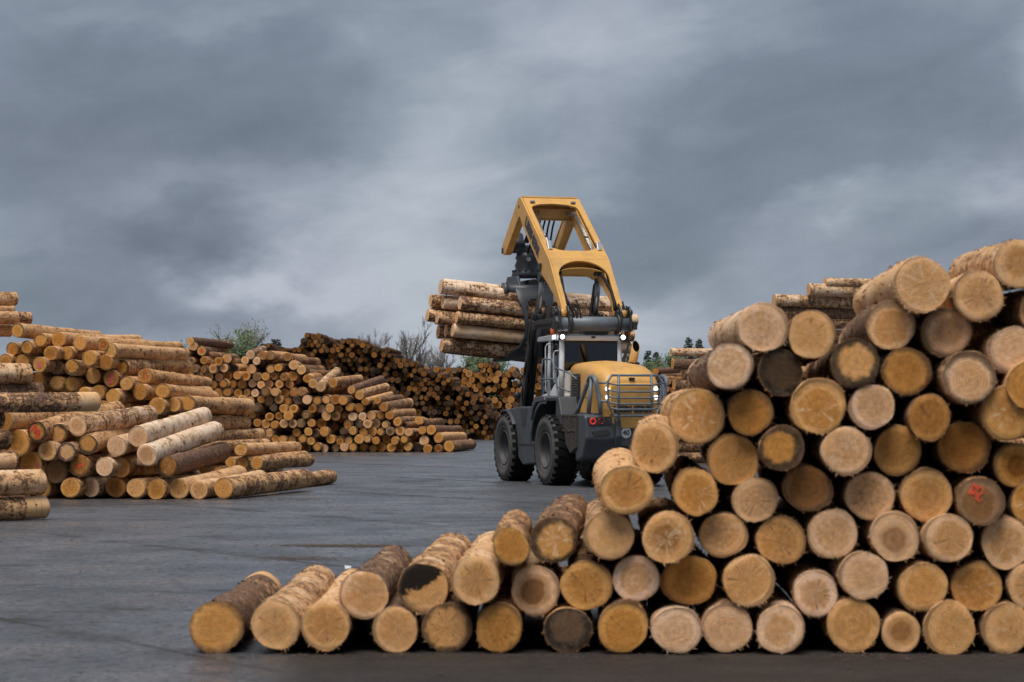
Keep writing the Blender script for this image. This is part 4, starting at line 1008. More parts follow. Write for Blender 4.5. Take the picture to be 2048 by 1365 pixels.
# --- cab
cab = grp('cab')
part('cab_floor', MB().box((1.55, 0, 2.0), (1.7, 1.5, .5)), M['white'], cab, bevel=.03)
for (x, y, s_) in ((.74, .76, .09), (.74, -.76, .09), (2.32, .70, .07), (2.32, -.70, .07), (1.62, .80, .06), (1.62, -.80, .06)):
    part('cab_pillar', MB().tube([(x, y, 2.2), (x, y, 2.9), (x + (.02 if x < 1 else -.05), y * .98, 3.62)], s_ * .8, 8), M['white'], cab)
part('cab_roof', MB().prism([(.60, 3.57), (.58, 3.70), (.72, 3.75), (2.42, 3.70), (2.52, 3.62), (2.45, 3.58), (.70, 3.58)], -.86, .86), M['white'], cab, bevel=.035)
part('rear_lower_panel', MB().prism([(.80, 2.15), (.80, 2.76), (.50, 2.85), (.30, 2.15)], .72, .735, 'x'), M['white'], cab)
part('side_lower_panel', MB().prism([(.70, 2.1), (.70, 2.85), (1.0, 2.60), (1.5, 2.3), (2.3, 2.2), (2.3, 2.1)], .775, .80), M['white'], cab)
part('rear_window', MB().prism([(-.735, 2.2), (-.735, 3.58), (.735, 3.58), (.735, 2.7), (.5, 2.62), (.3, 2.3)], .725, .74, 'x'), M['glass'], cab)
wf = MB(); wf.box((.718, 0, 3.55), (.03, 1.46, .07)); wf.box((.718, .715, 3.1), (.03, .05, .9)); wf.box((.718, -.715, 3.1), (.03, .05, .9)); part('window_frame', wf, M['black'], cab)
for sy in (1, -1):
    a, b = sorted((sy * .765, sy * .772))
    part('side_window', MB().prism([(.80, 2.90), (.80, 3.56), (1.56, 3.56), (1.56, 2.35)], a, b), M['glass'], cab)
    part('door_window', MB().prism([(1.68, 2.3), (1.68, 3.56), (2.26, 3.56), (2.30, 2.25)], a, b), M['glass'], cab)
part('front_window', MB().prism([(-.7, 2.3), (-.7, 3.55), (.7, 3.55), (.7, 2.3)], 2.335, 2.345, 'x'), M['glass'], cab)
for k in range(7): part('front_guard_bar', MB().tube([(2.42, -.6 + .2 * k, 2.5), (2.45, -.6 + .2 * k, 3.62)], .016, 6), M['black'], cab)
st = grp('operator_seat', cab)
part('seat_back', MB().box((1.42, -.05, 2.92), (.16, .52, .70)), M['seat'], st, bevel=.06); part('headrest', MB().box((1.40, -.05, 3.36), (.1, .28, .18)), M['seat'], st, bevel=.04); part('seat_base', MB().box((1.7, -.05, 2.5), (.55, .52, .16)), M['seat'], st, bevel=.05)
part('wiper', MB().tube([(.70, -.12, 2.98), (.69, -.5, 3.02)], .012, 6), M['black'], cab); part('rear_ledge', MB().box((.66, -.25, 2.99), (.1, .62, .05)), M['bluegrey'], cab, bevel=.01)
part('roof_camera', MB().box((.585, -.02, 3.66), (.06, .09, .05)), M['black'], cab)
for sy in (.45, -.45): part('roof_screw', MB().lathe([(0, -.01), (.016, -.01), (.016, .01)], 8, origin=(.60, sy, 3.645), axis='x'), M['black'], cab)
for sy in (1, -1):
    part('lamp_housing', MB().box((.60, sy * .80, 3.66), (.10, .17, .15)), M['black'], cab, bevel=.015)
    part('roof_lamp', MB().lathe([(0, -.02), (.050, -.02), (.055, 0), (.055, .03)], 20, origin=(.545, sy * .80, 3.665), axis='x'), M['lamp'], cab)
    part('beacon_stalk', MB().tube([(.72, sy * .96, 3.56), (.72, sy * .98, 3.74)], .025, 8), M['black'], cab)
    part('beacon', MB().lathe([(0, .15), (.05, .145), (.075, .12), (.078, 0), (.07, -.02), (0, -.02)], 18, origin=(.72, sy * .98, 3.75), axis='z'), M['amber'], cab)
part('side_lamp', MB().lathe([(0, .02), (.05, .02), (.05, -.03)], 16, origin=(.72, .975, 3.66), axis='y'), M['lamp'], cab)
def rail(pts, r=.017, mat='white'): part('grab_rail', MB().tube(pts, r, 8), M[mat], cab)
for sy in (1, -1):
    rail([(1.52, sy * .84, 2.25), (1.52, sy * .93, 2.35), (1.52, sy * .93, 3.42), (1.49, sy * .90, 3.5), (1.40, sy * .82, 3.5)])
    rail([(.95, sy * .84, 2.5), (.95, sy * .90, 2.6), (.95, sy * .90, 3.25), (.92, sy * .87, 3.32), (.80, sy * .81, 3.33)])
part('mirror_arm', MB().tube([(2.3, -.8, 3.5), (2.25, -1.15, 3.5), (2.25, -1.15, 3.2)], .02, 6), M['black'], cab)
# stair railing, left
sr = grp('stair_railing')
def srail(pts): part('railing_tube', MB().tube(pts, .022, 8), M['bluegrey'], sr)
srail([(1.35, 1.05, 3.12), (.62, 1.05, 3.10), (.50, 1.04, 2.95), (.36, 1.02, 2.55), (.28, 1.0, 2.2), (.12, .95, 2.0)])
srail([(1.6, 1.06, 2.62), (.38, 1.02, 2.62)]); srail([(.44, 1.03, 2.90), (-.35, .92, 2.75), (-.75, .86, 2.60)]); srail([(.32, 1.0, 2.42), (-.30, .90, 2.30)]); srail([(1.35, 1.05, 3.12), (1.45, 1.05, 2.9), (1.45, 1.05, 2.2)])

# --- lift masts, tube and boom
for sy in (1, -1):
    ms = grp('lift_cylinder')
    bt, tp = Vector((3.45, sy * .80, 1.75)), Vector((2.30, sy * .76, 5.25))
    mid = bt + (tp - bt) * .72
    part('cylinder_barrel', MB().tube([bt, mid], .115, 16), M['black'], ms); part('cylinder_rod', MB().tube([mid, tp], .07, 14), M['chrome'], ms)
    part('cylinder_collar', MB().tube([mid - (tp - bt) * .012, mid + (tp - bt) * .014], .135, 16), M['black'], ms)
    part('cylinder_eye', MB().tube([tp - Vector((0, .10, 0)), tp + Vector((0, .10, 0))], .12, 16), M['black'], ms)
    part('feed_pipe', MB().tube([bt + Vector((-.13, sy * .06, .1)), mid + Vector((-.13, sy * .06, 0))], .02, 6), M['hose'], ms)
    part('guide_plate', MB().prism([(bt.x + .12, bt.z), (mid.x + .12, mid.z), (tp.x + .15, tp.z - .1), (tp.x + .30, tp.z - .2), (mid.x + .32, mid.z), (bt.x + .34, bt.z)], *sorted((sy * .70, sy * .78))), M['black'], ms)
    la = grp('lift_arm')
    a, b = sorted((sy * .93, sy * 1.01))
    part('arm_plate', MB().prism([(.50, 3.80), (.38, 4.00), (.50, 4.16), (.75, 4.14), (2.35, 4.10), (2.62, 4.16), (2.80, 3.7), (3.55, 1.85), (3.32, 1.75), (2.62, 3.45), (2.45, 3.86), (1.9, 3.92)], a, b), M['black'], la, bevel=.015)
    part('arm_flange', MB().box((1.4, sy * 1.02, 4.02), (1.5, .10, .05)), M['black'], la)
    part('arm_lamp', MB().lathe([(0, -.07), (.06, -.07), (.07, -.03), (.07, .02), (0, .04)], 16, origin=(3.1, sy * 1.14, 2.5), axis='x'), M['black'], la); part('arm_lamp', MB().lathe([(0, -.07), (.08, -.07), (.09, -.03), (.09, .02), (0, .04)], 16, origin=(3.2, sy * 1.16, 2.22), axis='x'), M['black'], la)
    for k in range(4):
        q = random.Random(k * 3 + (sy > 0)); pts = []
        for t in range(9):
            u_ = t / 8; base = Vector((2.45 + .75 * u_ + .1 * math.sin(u_ * 6 + k), sy * (.86 + .05 * k), 4.3 - 2.3 * u_)); pts.append(base + Vector((q.uniform(-.05, .05), q.uniform(-.03, .03), 0)))
        part('hydraulic_hose', MB().tube(pts, .022, 7), M['hose'], la)
ct = grp('cross_tube')
part('tube_barrel', MB().tube([(.55, -.98, 3.99), (.55, .98, 3.99)], .185, 28), M['bluegrey'], ct)
for sy in (1, -1):
    part('tube_collar', MB().tube([(.55, sy * .60, 3.99), (.55, sy * .68, 3.99)], .26, 28), M['black'], ct)
    part('tube_lug', MB().prism([(.30, 3.85), (.34, 4.30), (.46, 4.44), (.66, 4.44), (.78, 4.30), (.80, 3.85)], *sorted((sy * .66, sy * .71))), M['black'], ct, bevel=.02)
    part('tube_lug', MB().prism([(.30, 3.85), (.34, 4.30), (.46, 4.44), (.66, 4.44), (.78, 4.30), (.80, 3.85)], *sorted((sy * .91, sy * .96))), M['black'], ct, bevel=.02)
    part('foot_pin', MB().tube([(.55, sy * .62, 4.28), (.55, sy * 1.03, 4.28)], .075, 16), M['black'], ct)
    part('tube_bracket', MB().box((.42, sy * 1.04, 3.95), (.18, .12, .20)), M['black'], ct, bevel=.01)
part('tube_rest', MB().box((.75, -.12, 3.80), (.35, .6, .12)), M['black'], ct)
for sy in (1, -1):
    hq = random.Random(17 + sy)
    for k in range(7):
        ya = sy * (.62 - .035 * k) if sy > 0 else sy * (.70 + .035 * k); pts = []
        out_ = .10 + .05 * hq.random(); zt = 4.36 + .30 * hq.random()
        for t in range(13):
            u_ = t / 12; pts.append((.52 - out_ * math.sin(u_ * 3.14) + .10 * (1 - u_), ya + .05 * math.sin(u_ * 3.1 + k) * (1 if k % 2 else -1), zt + (3.82 - zt) * u_))
        part('hydraulic_hose', MB().tube(pts, .020, 7), M['hose'], ct)

boom = grp('boom')
BW = .81
def bz(x):      # height of the back plate over x
    return 4.32 + (x - .53) * (5.65 - 4.32) / 1.10 if x < 1.63 else 5.65 + (x - 1.63) * (7.38 - 5.65) / 2.40
for sy in (1, -1):
    a, b = sorted((sy * (BW - .05), sy * BW))
    rear = [(4.05, 7.40), (1.63, 5.66), (.55, 4.36), (.44, 4.30), (.44, 4.18), (.55, 4.12), (.68, 4.16), (.98, 4.58), (1.66, 5.0), (2.22, 5.30), (2.46, 5.55), (3.95, 6.72), (4.08, 6.90), (4.16, 6.92)]
    front = [(4.25, 6.88), (5.42, 6.02), (5.58, 5.98), (5.74, 6.08), (5.72, 6.22), (4.22, 7.42)]
    part('side_plate', MB().prism(rear + front, a, b), M['yellow'], boom)
    # box sections: flanges closing the legs
    i0 = sy * (BW - .20); fl = MB()
    def strip(p, q, ya=i0, yb=sy * (BW - .05)):
        fl.add([(p[0], ya, p[1]), (q[0], ya, q[1]), (q[0], yb, q[1]), (p[0], yb, p[1])], [(0, 1, 2, 3)])
    lower = [(.68, 4.16), (.98, 4.58), (1.66, 5.0), (2.22, 5.30), (2.46, 5.55), (3.95, 6.72), (4.08, 6.90), (4.16, 6.92), (4.25, 6.88), (5.42, 6.02)]
    for p, q in zip(lower[:-1], lower[1:]): strip((p[0] + .02, p[1] + .02), (q[0] + .02, q[1] + .02))
    strip((4.22, 7.41), (5.72, 6.21)); strip((5.45, 6.03), (5.60, 6.0))
    part('leg_flange', fl, M['yellow'], boom, solid=.025)
    part('inner_web', MB().prism([(4.0, 7.30), (1.7, 5.62), (.6, 4.36), (.70, 4.22), (1.0, 4.62), (1.7, 5.05), (2.46, 5.60), (3.95, 6.77), (4.16, 6.97), (4.3, 6.92), (5.42, 6.06), (5.58, 6.2), (4.22, 7.34)], *sorted((i0, i0 + sy * .02))), M['yellow'], boom)
    part('foot_boss', MB().tube([(.55, sy * (BW - .09), 4.24), (.55, sy * (BW + .05), 4.24)], .12, 20), M['yellow'], boom)
    part('nose_pad', MB().box((5.66, sy * (BW - .06), 6.10), (.14, .16, .16)), M['black'], boom, bevel=.02)
    part('weld_hole_rim', MB().tube([(4.18, sy * (BW - .01), 7.18), (4.18, sy * (BW + .008), 7.18)], .05, 16), M['grey'], boom)
# back plates with their windows
def plate(outline, holes, name, mapf, th=.05):
    bm = bmesh.new(); edges = []
    for lp in [outline] + holes:
        vv = [bm.verts.new((p[0], p[1], 0)) for p in lp]
        edges += [bm.edges.new((vv[i], vv[(i + 1) % len(vv)])) for i in range(len(vv))]
    bmesh.ops.triangle_fill(bm, edges=edges, use_beauty=True)
    vs = [mapf(v.co.x, v.co.y) for v in bm.verts]; bm.verts.index_update()
    fs = [tuple(v.index for v in f_.verts) for f_ in bm.faces]; bm.free()
    mb = MB(); mb.add(vs, fs); return part(name, mb, M['yellow'], boom, solid=th)
def upper(u_, v_): x = 1.63 + 2.40 * v_; return (x, u_, 5.65 + 1.73 * v_)
def lower_(u_, v_): x = .53 + 1.10 * v_; return (x, u_, 4.32 + 1.33 * v_)
def rc(pts, r=.1, n=4):   # round the corners of a polygon
    out_ = []
    for i, p in enumerate(pts):
        a, b, c = Vector(pts[i - 1]), Vector(p), Vector(pts[(i + 1) % len(pts)])
        d1 = (a - b); d2 = (c - b); rr = min(r, d1.length * .4, d2.length * .4); p0 = b + d1.normalized() * rr; p1 = b + d2.normalized() * rr
        for k in range(n + 1):
            t = k / n; out_.append(tuple(p0.lerp(b, t).lerp(b.lerp(p1, t), t)))
    return out_
W2 = BW - .052
win = rc([(-.64, .855), (-.40, .895), (0, .91), (.40, .895), (.64, .855), (.655, .19), (.40, .14), (0, .12), (-.40, .14), (-.655, .19)], .07)
plate([(-W2, 0), (-W2, 1.0), (W2, 1.0), (W2, 0)], [win], 'back_plate', upper)
arch = [(-W2, 1.0), (-W2, 0), (-.68, -.02), (-.66, .30), (-.665, .66)] + [(-.665 + .665 * (1 - math.cos(R(90) * k / 8)), .66 + .31 * math.sin(R(90) * k / 8)) for k in range(1, 9)] + [(.665 * math.sin(R(90) * k / 8), .66 + .31 * math.cos(R(90) * k / 8)) for k in range(1, 9)] + [(.66, .30), (.68, -.02), (W2, 0), (W2, 1.0)]
plate(arch, [], 'lower_back_plate', lower_)
# deep cross boxes seen through the windows, and the front plate of the nose
cb = MB()
apts = [( .60 * math.sin(R(q)), .0 + .14 * math.cos(R(q))) for q in range(-90, 91, 15)]
for i in range(len(apts) - 1):
    (ya, za), (yb, zb) = apts[i], apts[i + 1]
    cb.add([(1.50, ya, 5.30 + za), (1.50, yb, 5.30 + zb), (2.35, yb, 5.18 + zb), (2.35, ya, 5.18 + za)], [(0, 1, 2, 3)])
cb.box((2.36, 0, 5.44), (.04, 1.2, .34)); cb.box((2.05, 0, 5.75), (.5, 1.2, .04), Euler((0, R(-36), 0)))
part('cross_box', cb, M['yellow'], boom, solid=.02)
cb = MB(); cb.box((4.10, 0, 6.98), (.04, 1.22, .30)); cb.box((4.25, 0, 6.86), (.34, 1.22, .03)); cb.box((4.38, 0, 7.10), (.04, 1.22, .42)); cb.box((4.30, 0, 7.35), (.50, 1.5, .04), Euler((0, R(20), 0)))
part('nose_box', cb, M['yellow'], boom)
for sy in (1, -1):
    part('link_plate', MB().prism([(1.93, 5.93), (2.05, 6.16), (2.16, 6.10), (2.04, 5.86)], *sorted((sy * .61, sy * .72))), M['steel'], boom, bevel=.01)
    part('boom_lamp', MB().box((3.80, sy * .56, 7.29), (.08, .13, .05)), M['steel'], boom, bevel=.01)
    part('boom_camera', MB().box((2.30, sy * (BW + .03), 5.50), (.18, .06, .17)), M['black'], boom, bevel=.01)
    for k in range(4):
        yy = sy * (.60 - .022 * k)
        part('feed_pipe', MB().tube([(1.75, yy, 5.62), (3.55, yy, 6.90), (3.72, sy * (.57 - .03 * k), 7.02 - .03 * k), (3.85, sy * .36, 7.06 - .03 * k)], .011, 6), M['chrome'], boom)
    part('pipe_clamp', MB().box((2.7, sy * .57, 6.30), (.06, .12, .04), Euler((0, R(-36), 0))), M['black'], boom)
    part('hydraulic_hose', MB().tube([(1.70, sy * .52, 5.38), (1.3, sy * .58, 5.15), (.95, sy * .64, 4.8), (.72, sy * .62, 4.55), (.55, sy * .58, 4.35)], .04, 8), M['hose'], boom)
    part('cylinder_head', MB().tube([(1.75, sy * .45, 5.36), (1.75, sy * .58, 5.36)], .11, 16), M['black'], boom)
tdir = Vector((-.77, 0, -.63)).normalized(); tup = Vector((-.63, 0, .77)).normalized()
text_mesh('LIEBHERR', .36, (3.02, BW + .002, 6.30), tdir, tup, M['ink'], boom, 'lettering', .010, 1.50)
part('tilt_cylinder', MB().tube([(4.45, .25, 6.92), (5.3, .25, 6.35)], .075, 14), M['black'], boom)

# --- grapple
gp = grp('grapple')
part('suspension_beam', MB().box((5.58, 0, 6.15), (.26, 1.56, .22)), M['claw'], gp, bevel=.03)
for sy in (.45, -.25):
    part('swivel_motor', MB().lathe([(0, .26), (.10, .26), (.17, .20), (.19, .05), (.23, .0), (.23, -.12), (0, -.12)], 20, origin=(5.55, sy, 6.34), axis='z'), M['claw'], gp)
    part('lifting_eye', MB().tube([(5.55, sy + .055 * math.cos(R(q)), 6.66 + .065 * math.sin(R(q))) for q in range(0, 361, 30)], .016, 6), M['claw'], gp)
GC = Vector((5.6, .12, 0))
part('rotator', MB().lathe([(0, 6.05), (.30, 6.05), (.34, 5.9), (.30, 5.85), (.36, 5.7), (.33, 5.62), (.42, 5.52), (.44, 5.44), (.38, 5.38), (0, 5.38)], 28, origin=GC, axis='z'), M['claw'], gp)
for q in range(14):
    a = R(q * 360 / 14); part('rotator_bolt', MB().box((GC.x + .40 * math.cos(a), GC.y + .40 * math.sin(a), 5.55), (.05, .05, .07)), M['black'], gp)
part('pivot_pin', MB().tube([(GC.x - .36, GC.y + .1, 5.86), (GC.x - .42, GC.y + .1, 5.86)], .06, 14), M['steel'], gp)
hs = random.Random(3)
for k in range(5):
    y_ = -.3 + .13 * k; part('hydraulic_hose', MB().tube([(4.6, y_, 6.85), (4.9, y_ - .05, 6.7), (5.15, y_ - .08, 6.4), (5.3, y_ - .02, 6.1), (5.4, y_ + .05, 5.75)], .026, 7), M['hose'], gp)
BC = Vector((5.6, 0, 4.20))     # bundle axis in the x-z plane
body = MB()
for sy in (.50, -.32):
    body.prism([(5.0, 4.86), (4.88, 5.10), (5.15, 5.42), (6.05, 5.42), (6.32, 5.10), (6.2, 4.86), (5.9, 5.02), (5.3, 5.02)], sy, sy + .07)
part('grapple_body', body, M['claw'], gp, bevel=.015)
part('body_tube', MB().tube([(4.98, -.55, 5.02), (4.98, .95, 5.02)], .15, 20), M['claw'], gp); part('body_tube', MB().tube([(6.22, -.55, 5.02), (6.22, .95, 5.02)], .15, 20), M['claw'], gp)
part('tube_cap', MB().tube([(4.98, .90, 5.02), (4.98, 1.02, 5.02)], .19, 20), M['claw'], gp)
part('grapple_cylinder', MB().tube([(5.1, .1, 5.22), (6.1, .1, 5.22)], .11, 14), M['black'], gp)
# the two claws, each a curved, pierced plate round the bundle; near one towards the cab
def claw(sgn, name):
    RX, RZ = 1.16, 1.08; mb = MB()
    n = 40; th0, th1 = R(42), R(-82)
    def pt(t, y, off):
        a = th0 + (th1 - th0) * t
        ex_ = RX + off; ez = RZ + off
        return Vector((BC.x - sgn * ex_ * math.cos(a), y, BC.z + .08 + ez * math.sin(a)))
    def lim(t):        # left and right edge over the arc
        key = [(0, .78, -.30), (.12, .76, -.26), (.30, .62, -.12), (.5, .56, -.04), (.64, .62, -.10), (.80, .86, -.22), (1, 1.08, -.30)]
        for (a, l0, r0), (b, l1, r1) in zip(key[:-1], key[1:]):
            if a <= t <= b:
                f_ = (t - a) / (b - a); f_ = f_ * f_ * (3 - 2 * f_); return l0 + (l1 - l0) * f_, r0 + (r1 - r0) * f_
    m = 12
    def hole(t, f_):
        if .14 < t < .46: return abs(f_ - .5) < .34 * math.sqrt(max(0, 1 - ((t - .30) / .16) ** 2))
        if .56 < t < .74: return abs(f_ - .42) < .24 * math.sqrt(max(0, 1 - ((t - .65) / .09) ** 2))
        if .82 < t <= 1: return abs(f_ - .5) < .34 * ((t - .82) / .18)
        return False
    verts = {}; vs = []
    def vid(i, j, s_):
        k = (i, j, s_)
        if k not in verts:
            l, r_ = lim(i / n); f_ = j / m; verts[k] = len(vs); vs.append(pt(i / n, l + (r_ - l) * f_, .015 if s_ == 0 else .10 + .03 * math.sin(f_ * 3.14)))
        return verts[k]
    on = {(i, j): not hole((i + .5) / n, (j + .5) / m) for i in range(n) for j in range(m)}
    fs = []
    for (i, j), v_ in on.items():
        if not v_: continue
        for s_ in (0, 1): fs.append((vid(i, j, s_), vid(i + 1, j, s_), vid(i + 1, j + 1, s_), vid(i, j + 1, s_)))
        for (di, dj, c0, c1) in ((-1, 0, (i, j), (i, j + 1)), (1, 0, (i + 1, j), (i + 1, j + 1)), (0, -1, (i, j), (i + 1, j)), (0, 1, (i, j + 1), (i + 1, j + 1))):
            if not on.get((i + di, j + dj), False): fs.append((vid(*c0, 0), vid(*c1, 0), vid(*c1, 1), vid(*c0, 1)))
    mb.add(vs, fs, True); o = part(name, mb, M['claw'], gp)
    md = o.modifiers.new('s', 'SMOOTH'); md.factor = .5; md.iterations = 3
    md = o.modifiers.new('e', 'EDGE_SPLIT'); md.split_angle = R(50)
    return o
claw(1, 'claw'); claw(-1, 'claw')

# --- the bundle it carries: whole logs along the machine's cross axis
MW = Matrix.Translation(LO) @ Matrix.Rotation(R(90 + YAW), 4, 'Z')
rg = random.Random(91)
BUN = [(5.02, 4.92, .185, .05, .38, 2.72, 'top log of the lifted bundle with dark flaking bark patches, nearest the cab'), (5.45, 5.02, .16, .05, .05, 2.55, 'pale log on top of the lifted bundle behind the nearest one'), (5.9, 4.95, .17, .1, .1, 2.5, 'top log on the far side of the lifted bundle'),
       (4.70, 4.50, .195, .22, .60, 2.28, 'thick log with rough furrowed bark in the middle of the lifted bundle'), (5.12, 4.52, .17, .15, .3, 2.62, 'log set back behind the furrowed one in the lifted bundle'), (5.55, 4.60, .165, .3, .5, 2.85, 'small log end sticking out leftmost in the lifted bundle'),
       (5.98, 4.55, .17, .3, .4, 2.70, 'middle log on the far side of the lifted bundle'), (6.35, 4.45, .17, .3, .4, 2.6, 'outermost far log of the lifted bundle'), (4.66, 4.12, .16, .35, .55, 2.38, 'dark log below the furrowed one in the lifted bundle'), (5.05, 4.13, .18, .3, .5, 2.80, 'bark-covered log end in the left middle of the lifted bundle'),
       (5.5, 4.20, .17, .3, .5, 2.95, 'log end protruding far left in the lifted bundle'), (5.95, 4.13, .17, .3, .5, 2.6, 'inner far log of the lifted bundle'), (4.82, 3.79, .18, .25, .02, 2.44, 'smooth peeled tan log with a knot low in the lifted bundle'), (5.28, 3.78, .17, .3, .5, 2.5, 'log behind the peeled one in the lifted bundle'),
       (5.72, 3.77, .18, .3, .6, 2.6, 'low inner log of the lifted bundle'), (6.1, 3.75, .16, .3, .6, 2.5, 'low far log of the lifted bundle'), (5.12, 3.40, .185, .3, .60, 2.66, 'lowest near log of the lifted bundle with red-brown bark'), (5.55, 3.36, .17, .5, .8, 2.5, 'lowest far log of the lifted bundle')]
for (x, z_, r, tone, bark, yl, lab) in BUN:
    z0 = z_ + .15; a = MW @ Vector((x, yl, z0)); b = MW @ Vector((x, yl - 4.95, z0 - .46 + rg.uniform(-.03, .03)))
    put_log(a, b - a, r, 4.95, MID, max(tone - .1, .05), .1, .1, bark, lab, 'logs in the lifted bundle', rng=rg, btone=tone)
# ------------------------------------------------------------------ trees on the skyline
M['bark_tree'] = plain('tree_bark', (.15, .135, .12), .9)
M['twig'] = plain('bare_twigs', (.24, .215, .19), .9)
def leafmat(name, c1, c2):
    m, g, out = new_mat(name); vec = g.n('TexCoord').outputs['Object']; nz = g.noise(vec, .9, 3); rn = g.noise(vec, 7, 2)
    c = g.mix(g.mr(g.m('ADD', g.m('MULTIPLY', nz, .5), g.m('MULTIPLY', rn, .5)), .35, .65), c1, c2)
    d = g.n('BsdfDiffuse', {'Color': c}); t = g.n('BsdfTranslucent', {'Color': c}); mx = g.n('MixShader', {0: .3, 1: d.outputs[0], 2: t.outputs[0]})
    g.t.links.new(mx.outputs[0], out.inputs[0]); return m
M['leaf_spring'] = leafmat('spring_leaves', (.19, .21, .13), (.25, .26, .17))
M['leaf_green'] = leafmat('green_leaves', (.14, .19, .10), (.20, .25, .14))
M['needle'] = leafmat('conifer_needles', (.12, .15, .13), (.17, .20, .17))  # lighter than real needles: distance haze put into the colour

def branchy(rng, h, spread, levels, twig_r, seedpts):
    """trunk mesh, fine-branch mesh and a list of twig tips"""
    tr = MB(); tw = MB(); tips = []
    def grow(p, d, ln, r, lv):
        n = 4; pts = [p]; q = p.copy(); dd = d.copy()
        for i in range(n):
            dd = (dd + Vector((rng.uniform(-.16, .16), rng.uniform(-.16, .16), rng.uniform(-.03, .14)))).normalized(); q = q + dd * ln / n; pts.append(q.copy())
        (tr if lv <= 1 else tw).tube(pts, [max(twig_r, r * (1 - .55 * i / n)) for i in range(n + 1)], 6 if lv <= 1 else 3, caps=False)
        if lv >= levels: tips.extend(pts[1:]); return
        k = rng.randint(5, 7) if lv else rng.randint(8, 10)
        for i in range(k):
            t = rng.uniform(.28 if lv == 0 else .2, 1.); b = pts[min(n, int(t * n))]
            ax = Vector((rng.uniform(-1, 1), rng.uniform(-1, 1), rng.uniform(-.1, .5))).normalized()
            nd = (dd * rng.uniform(.5, .9) + ax * spread).normalized()
            grow(b, nd, ln * rng.uniform(.46, .68), r * .45, lv + 1)
    grow(Vector((0, 0, 0)), Vector((0, 0, 1)), h * .60, h * .020, 0)
    return tr, tw, tips
def tree(px, d, top, kind, lab, seed, spread=.9):
    rng = random.Random(seed); base = P(px, 800, d); base.z = 0; h = CAM_H + (HOR - top) * d / F
    t = empty('tree', base); tag(t, lab, 'tree', 'trees on the skyline')
    if kind == 'conifer':
        tr = MB().tube([(0, 0, 0), (0, 0, h * .5), (0, 0, h)], [h * .018, h * .012, .02], 6)
        tr.build('trunk', M['bark_tree'], t); cr = MB(); z = h * .12
        while z < h * .99:
            L_ = (h - z) * .30 + .14; nb = 8
            for k in range(nb):
                a = rng.uniform(0, 6.28); ll = L_ * rng.uniform(.6, 1.15); dv = Vector((math.cos(a), math.sin(a), rng.uniform(-.35, .15))); sd_ = Vector((-math.sin(a), math.cos(a), 0))
                for q in range(7):
                    f_ = (q + .7) / 7; c = Vector((0, 0, z)) + dv * ll * f_; w_ = ll * .34 * (1.15 - f_) + .06
                    for s2 in (-1, 1):
                        tip = c + sd_ * s2 * w_ * rng.uniform(.6, 1.2) + dv * w_ * .7 + Vector((0, 0, rng.uniform(-.12, .05)))
                        cr.add([c - dv * .09, c + dv * .09, tip], [(0, 1, 2)])
            z += h * .022
        cr.build('crown', M['needle'], t, fixn=False); return t
    lv = 4 if kind == 'bare' else 3
    tr, tw, tips = branchy(rng, h, spread, lv, .012 * d / 160 if kind == 'bare' else .03, None)
    mz = max(v[2] for v in tw.vs + tr.vs); k = h / mz; kw = k * {'bare': .78, 'spring': .78, 'green': 1}[kind]
    tr.vs = [(a * kw, b * kw, c * k) for a, b, c in tr.vs]; tw.vs = [(a * kw, b * kw, c * k) for a, b, c in tw.vs]; tips = [Vector((p.x * kw, p.y * kw, p.z * k)) for p in tips]
    tr.build('trunk', M['bark_tree'], t, fixn=False)
    if kind == 'bare': tw.build('crown', M['twig'], t, fixn=False); return t
    dens = {'spring': 4, 'green': 11}[kind]; sz = .06 if kind == 'spring' else .10
    tw.build('branch', M['twig'], t, fixn=False)
    cr = MB()
    for p in tips:
        for _ in range(dens):
            c = p + Vector((rng.gauss(0, .2), rng.gauss(0, .2), rng.gauss(0, .18))); u_ = Vector((rng.uniform(-1, 1), rng.uniform(-1, 1), rng.uniform(-1, 1))).normalized(); v_ = u_.orthogonal().normalized(); s_ = sz * rng.uniform(.5, 1.3)
            cr.add([c - u_ * s_, c + v_ * s_ * .6, c + u_ * s_, c - v_ * s_ * .6], [(0, 1, 2, 3)])
    cr.build('crown', M['leaf_' + kind], t, fixn=False); return t
tree(487, 170, 640, 'spring', 'loose spring tree with thin greenish foliage above the middle pile', 1)
tree(438, 165, 660, 'green', 'green leafy tree left of the loose spring tree', 2)
tree(405, 172, 690, 'green', 'low green leafy tree peeping out just above the left pile', 21)
tree(549, 185, 676, 'conifer', 'left tip of the small dark conifer pair beside the dark pile', 3)
tree(556, 186, 677, 'conifer', 'right tip of the small dark conifer pair beside the dark pile', 4)
tree(585, 180, 688, 'green', 'small green treetop peeping between the middle and dark piles', 22)
tree(745, 170, 655, 'bare', 'small bare tree behind the top of the dark pile', 5, .5)
tree(832, 165, 634, 'bare', 'largest bare tree with fine twigs left of the lifted logs', 7, .55)
tree(880, 175, 674, 'bare', 'thin bare tree directly below the left ends of the lifted logs', 8, .5)
tree(948, 185, 706, 'green', 'dense green tree under the lifted bundle', 9)
tree(990, 190, 714, 'green', 'lower green tree under the grapple claw', 10)
tree(1262, 178, 686, 'conifer', 'dark conifer beside the right side of the cab', 11)
tree(1296, 182, 700, 'conifer', 'left of the two conifers right of the exhaust stack', 12)
tree(1312, 184, 702, 'conifer', 'right of the two conifers right of the exhaust stack', 13)
tree(1325, 178, 712, 'green', 'green bushy tree between the exhaust stack and the rear pile', 14)
tree(1347, 182, 708, 'green', 'green bushy tree touching the left step of the right rear pile', 15)
tree(1378, 180, 672, 'conifer', 'spiky dark conifer above the left step of the right rear pile', 16)
tree(1398, 184, 676, 'conifer', 'second spiky conifer half hidden by the near pile', 17)

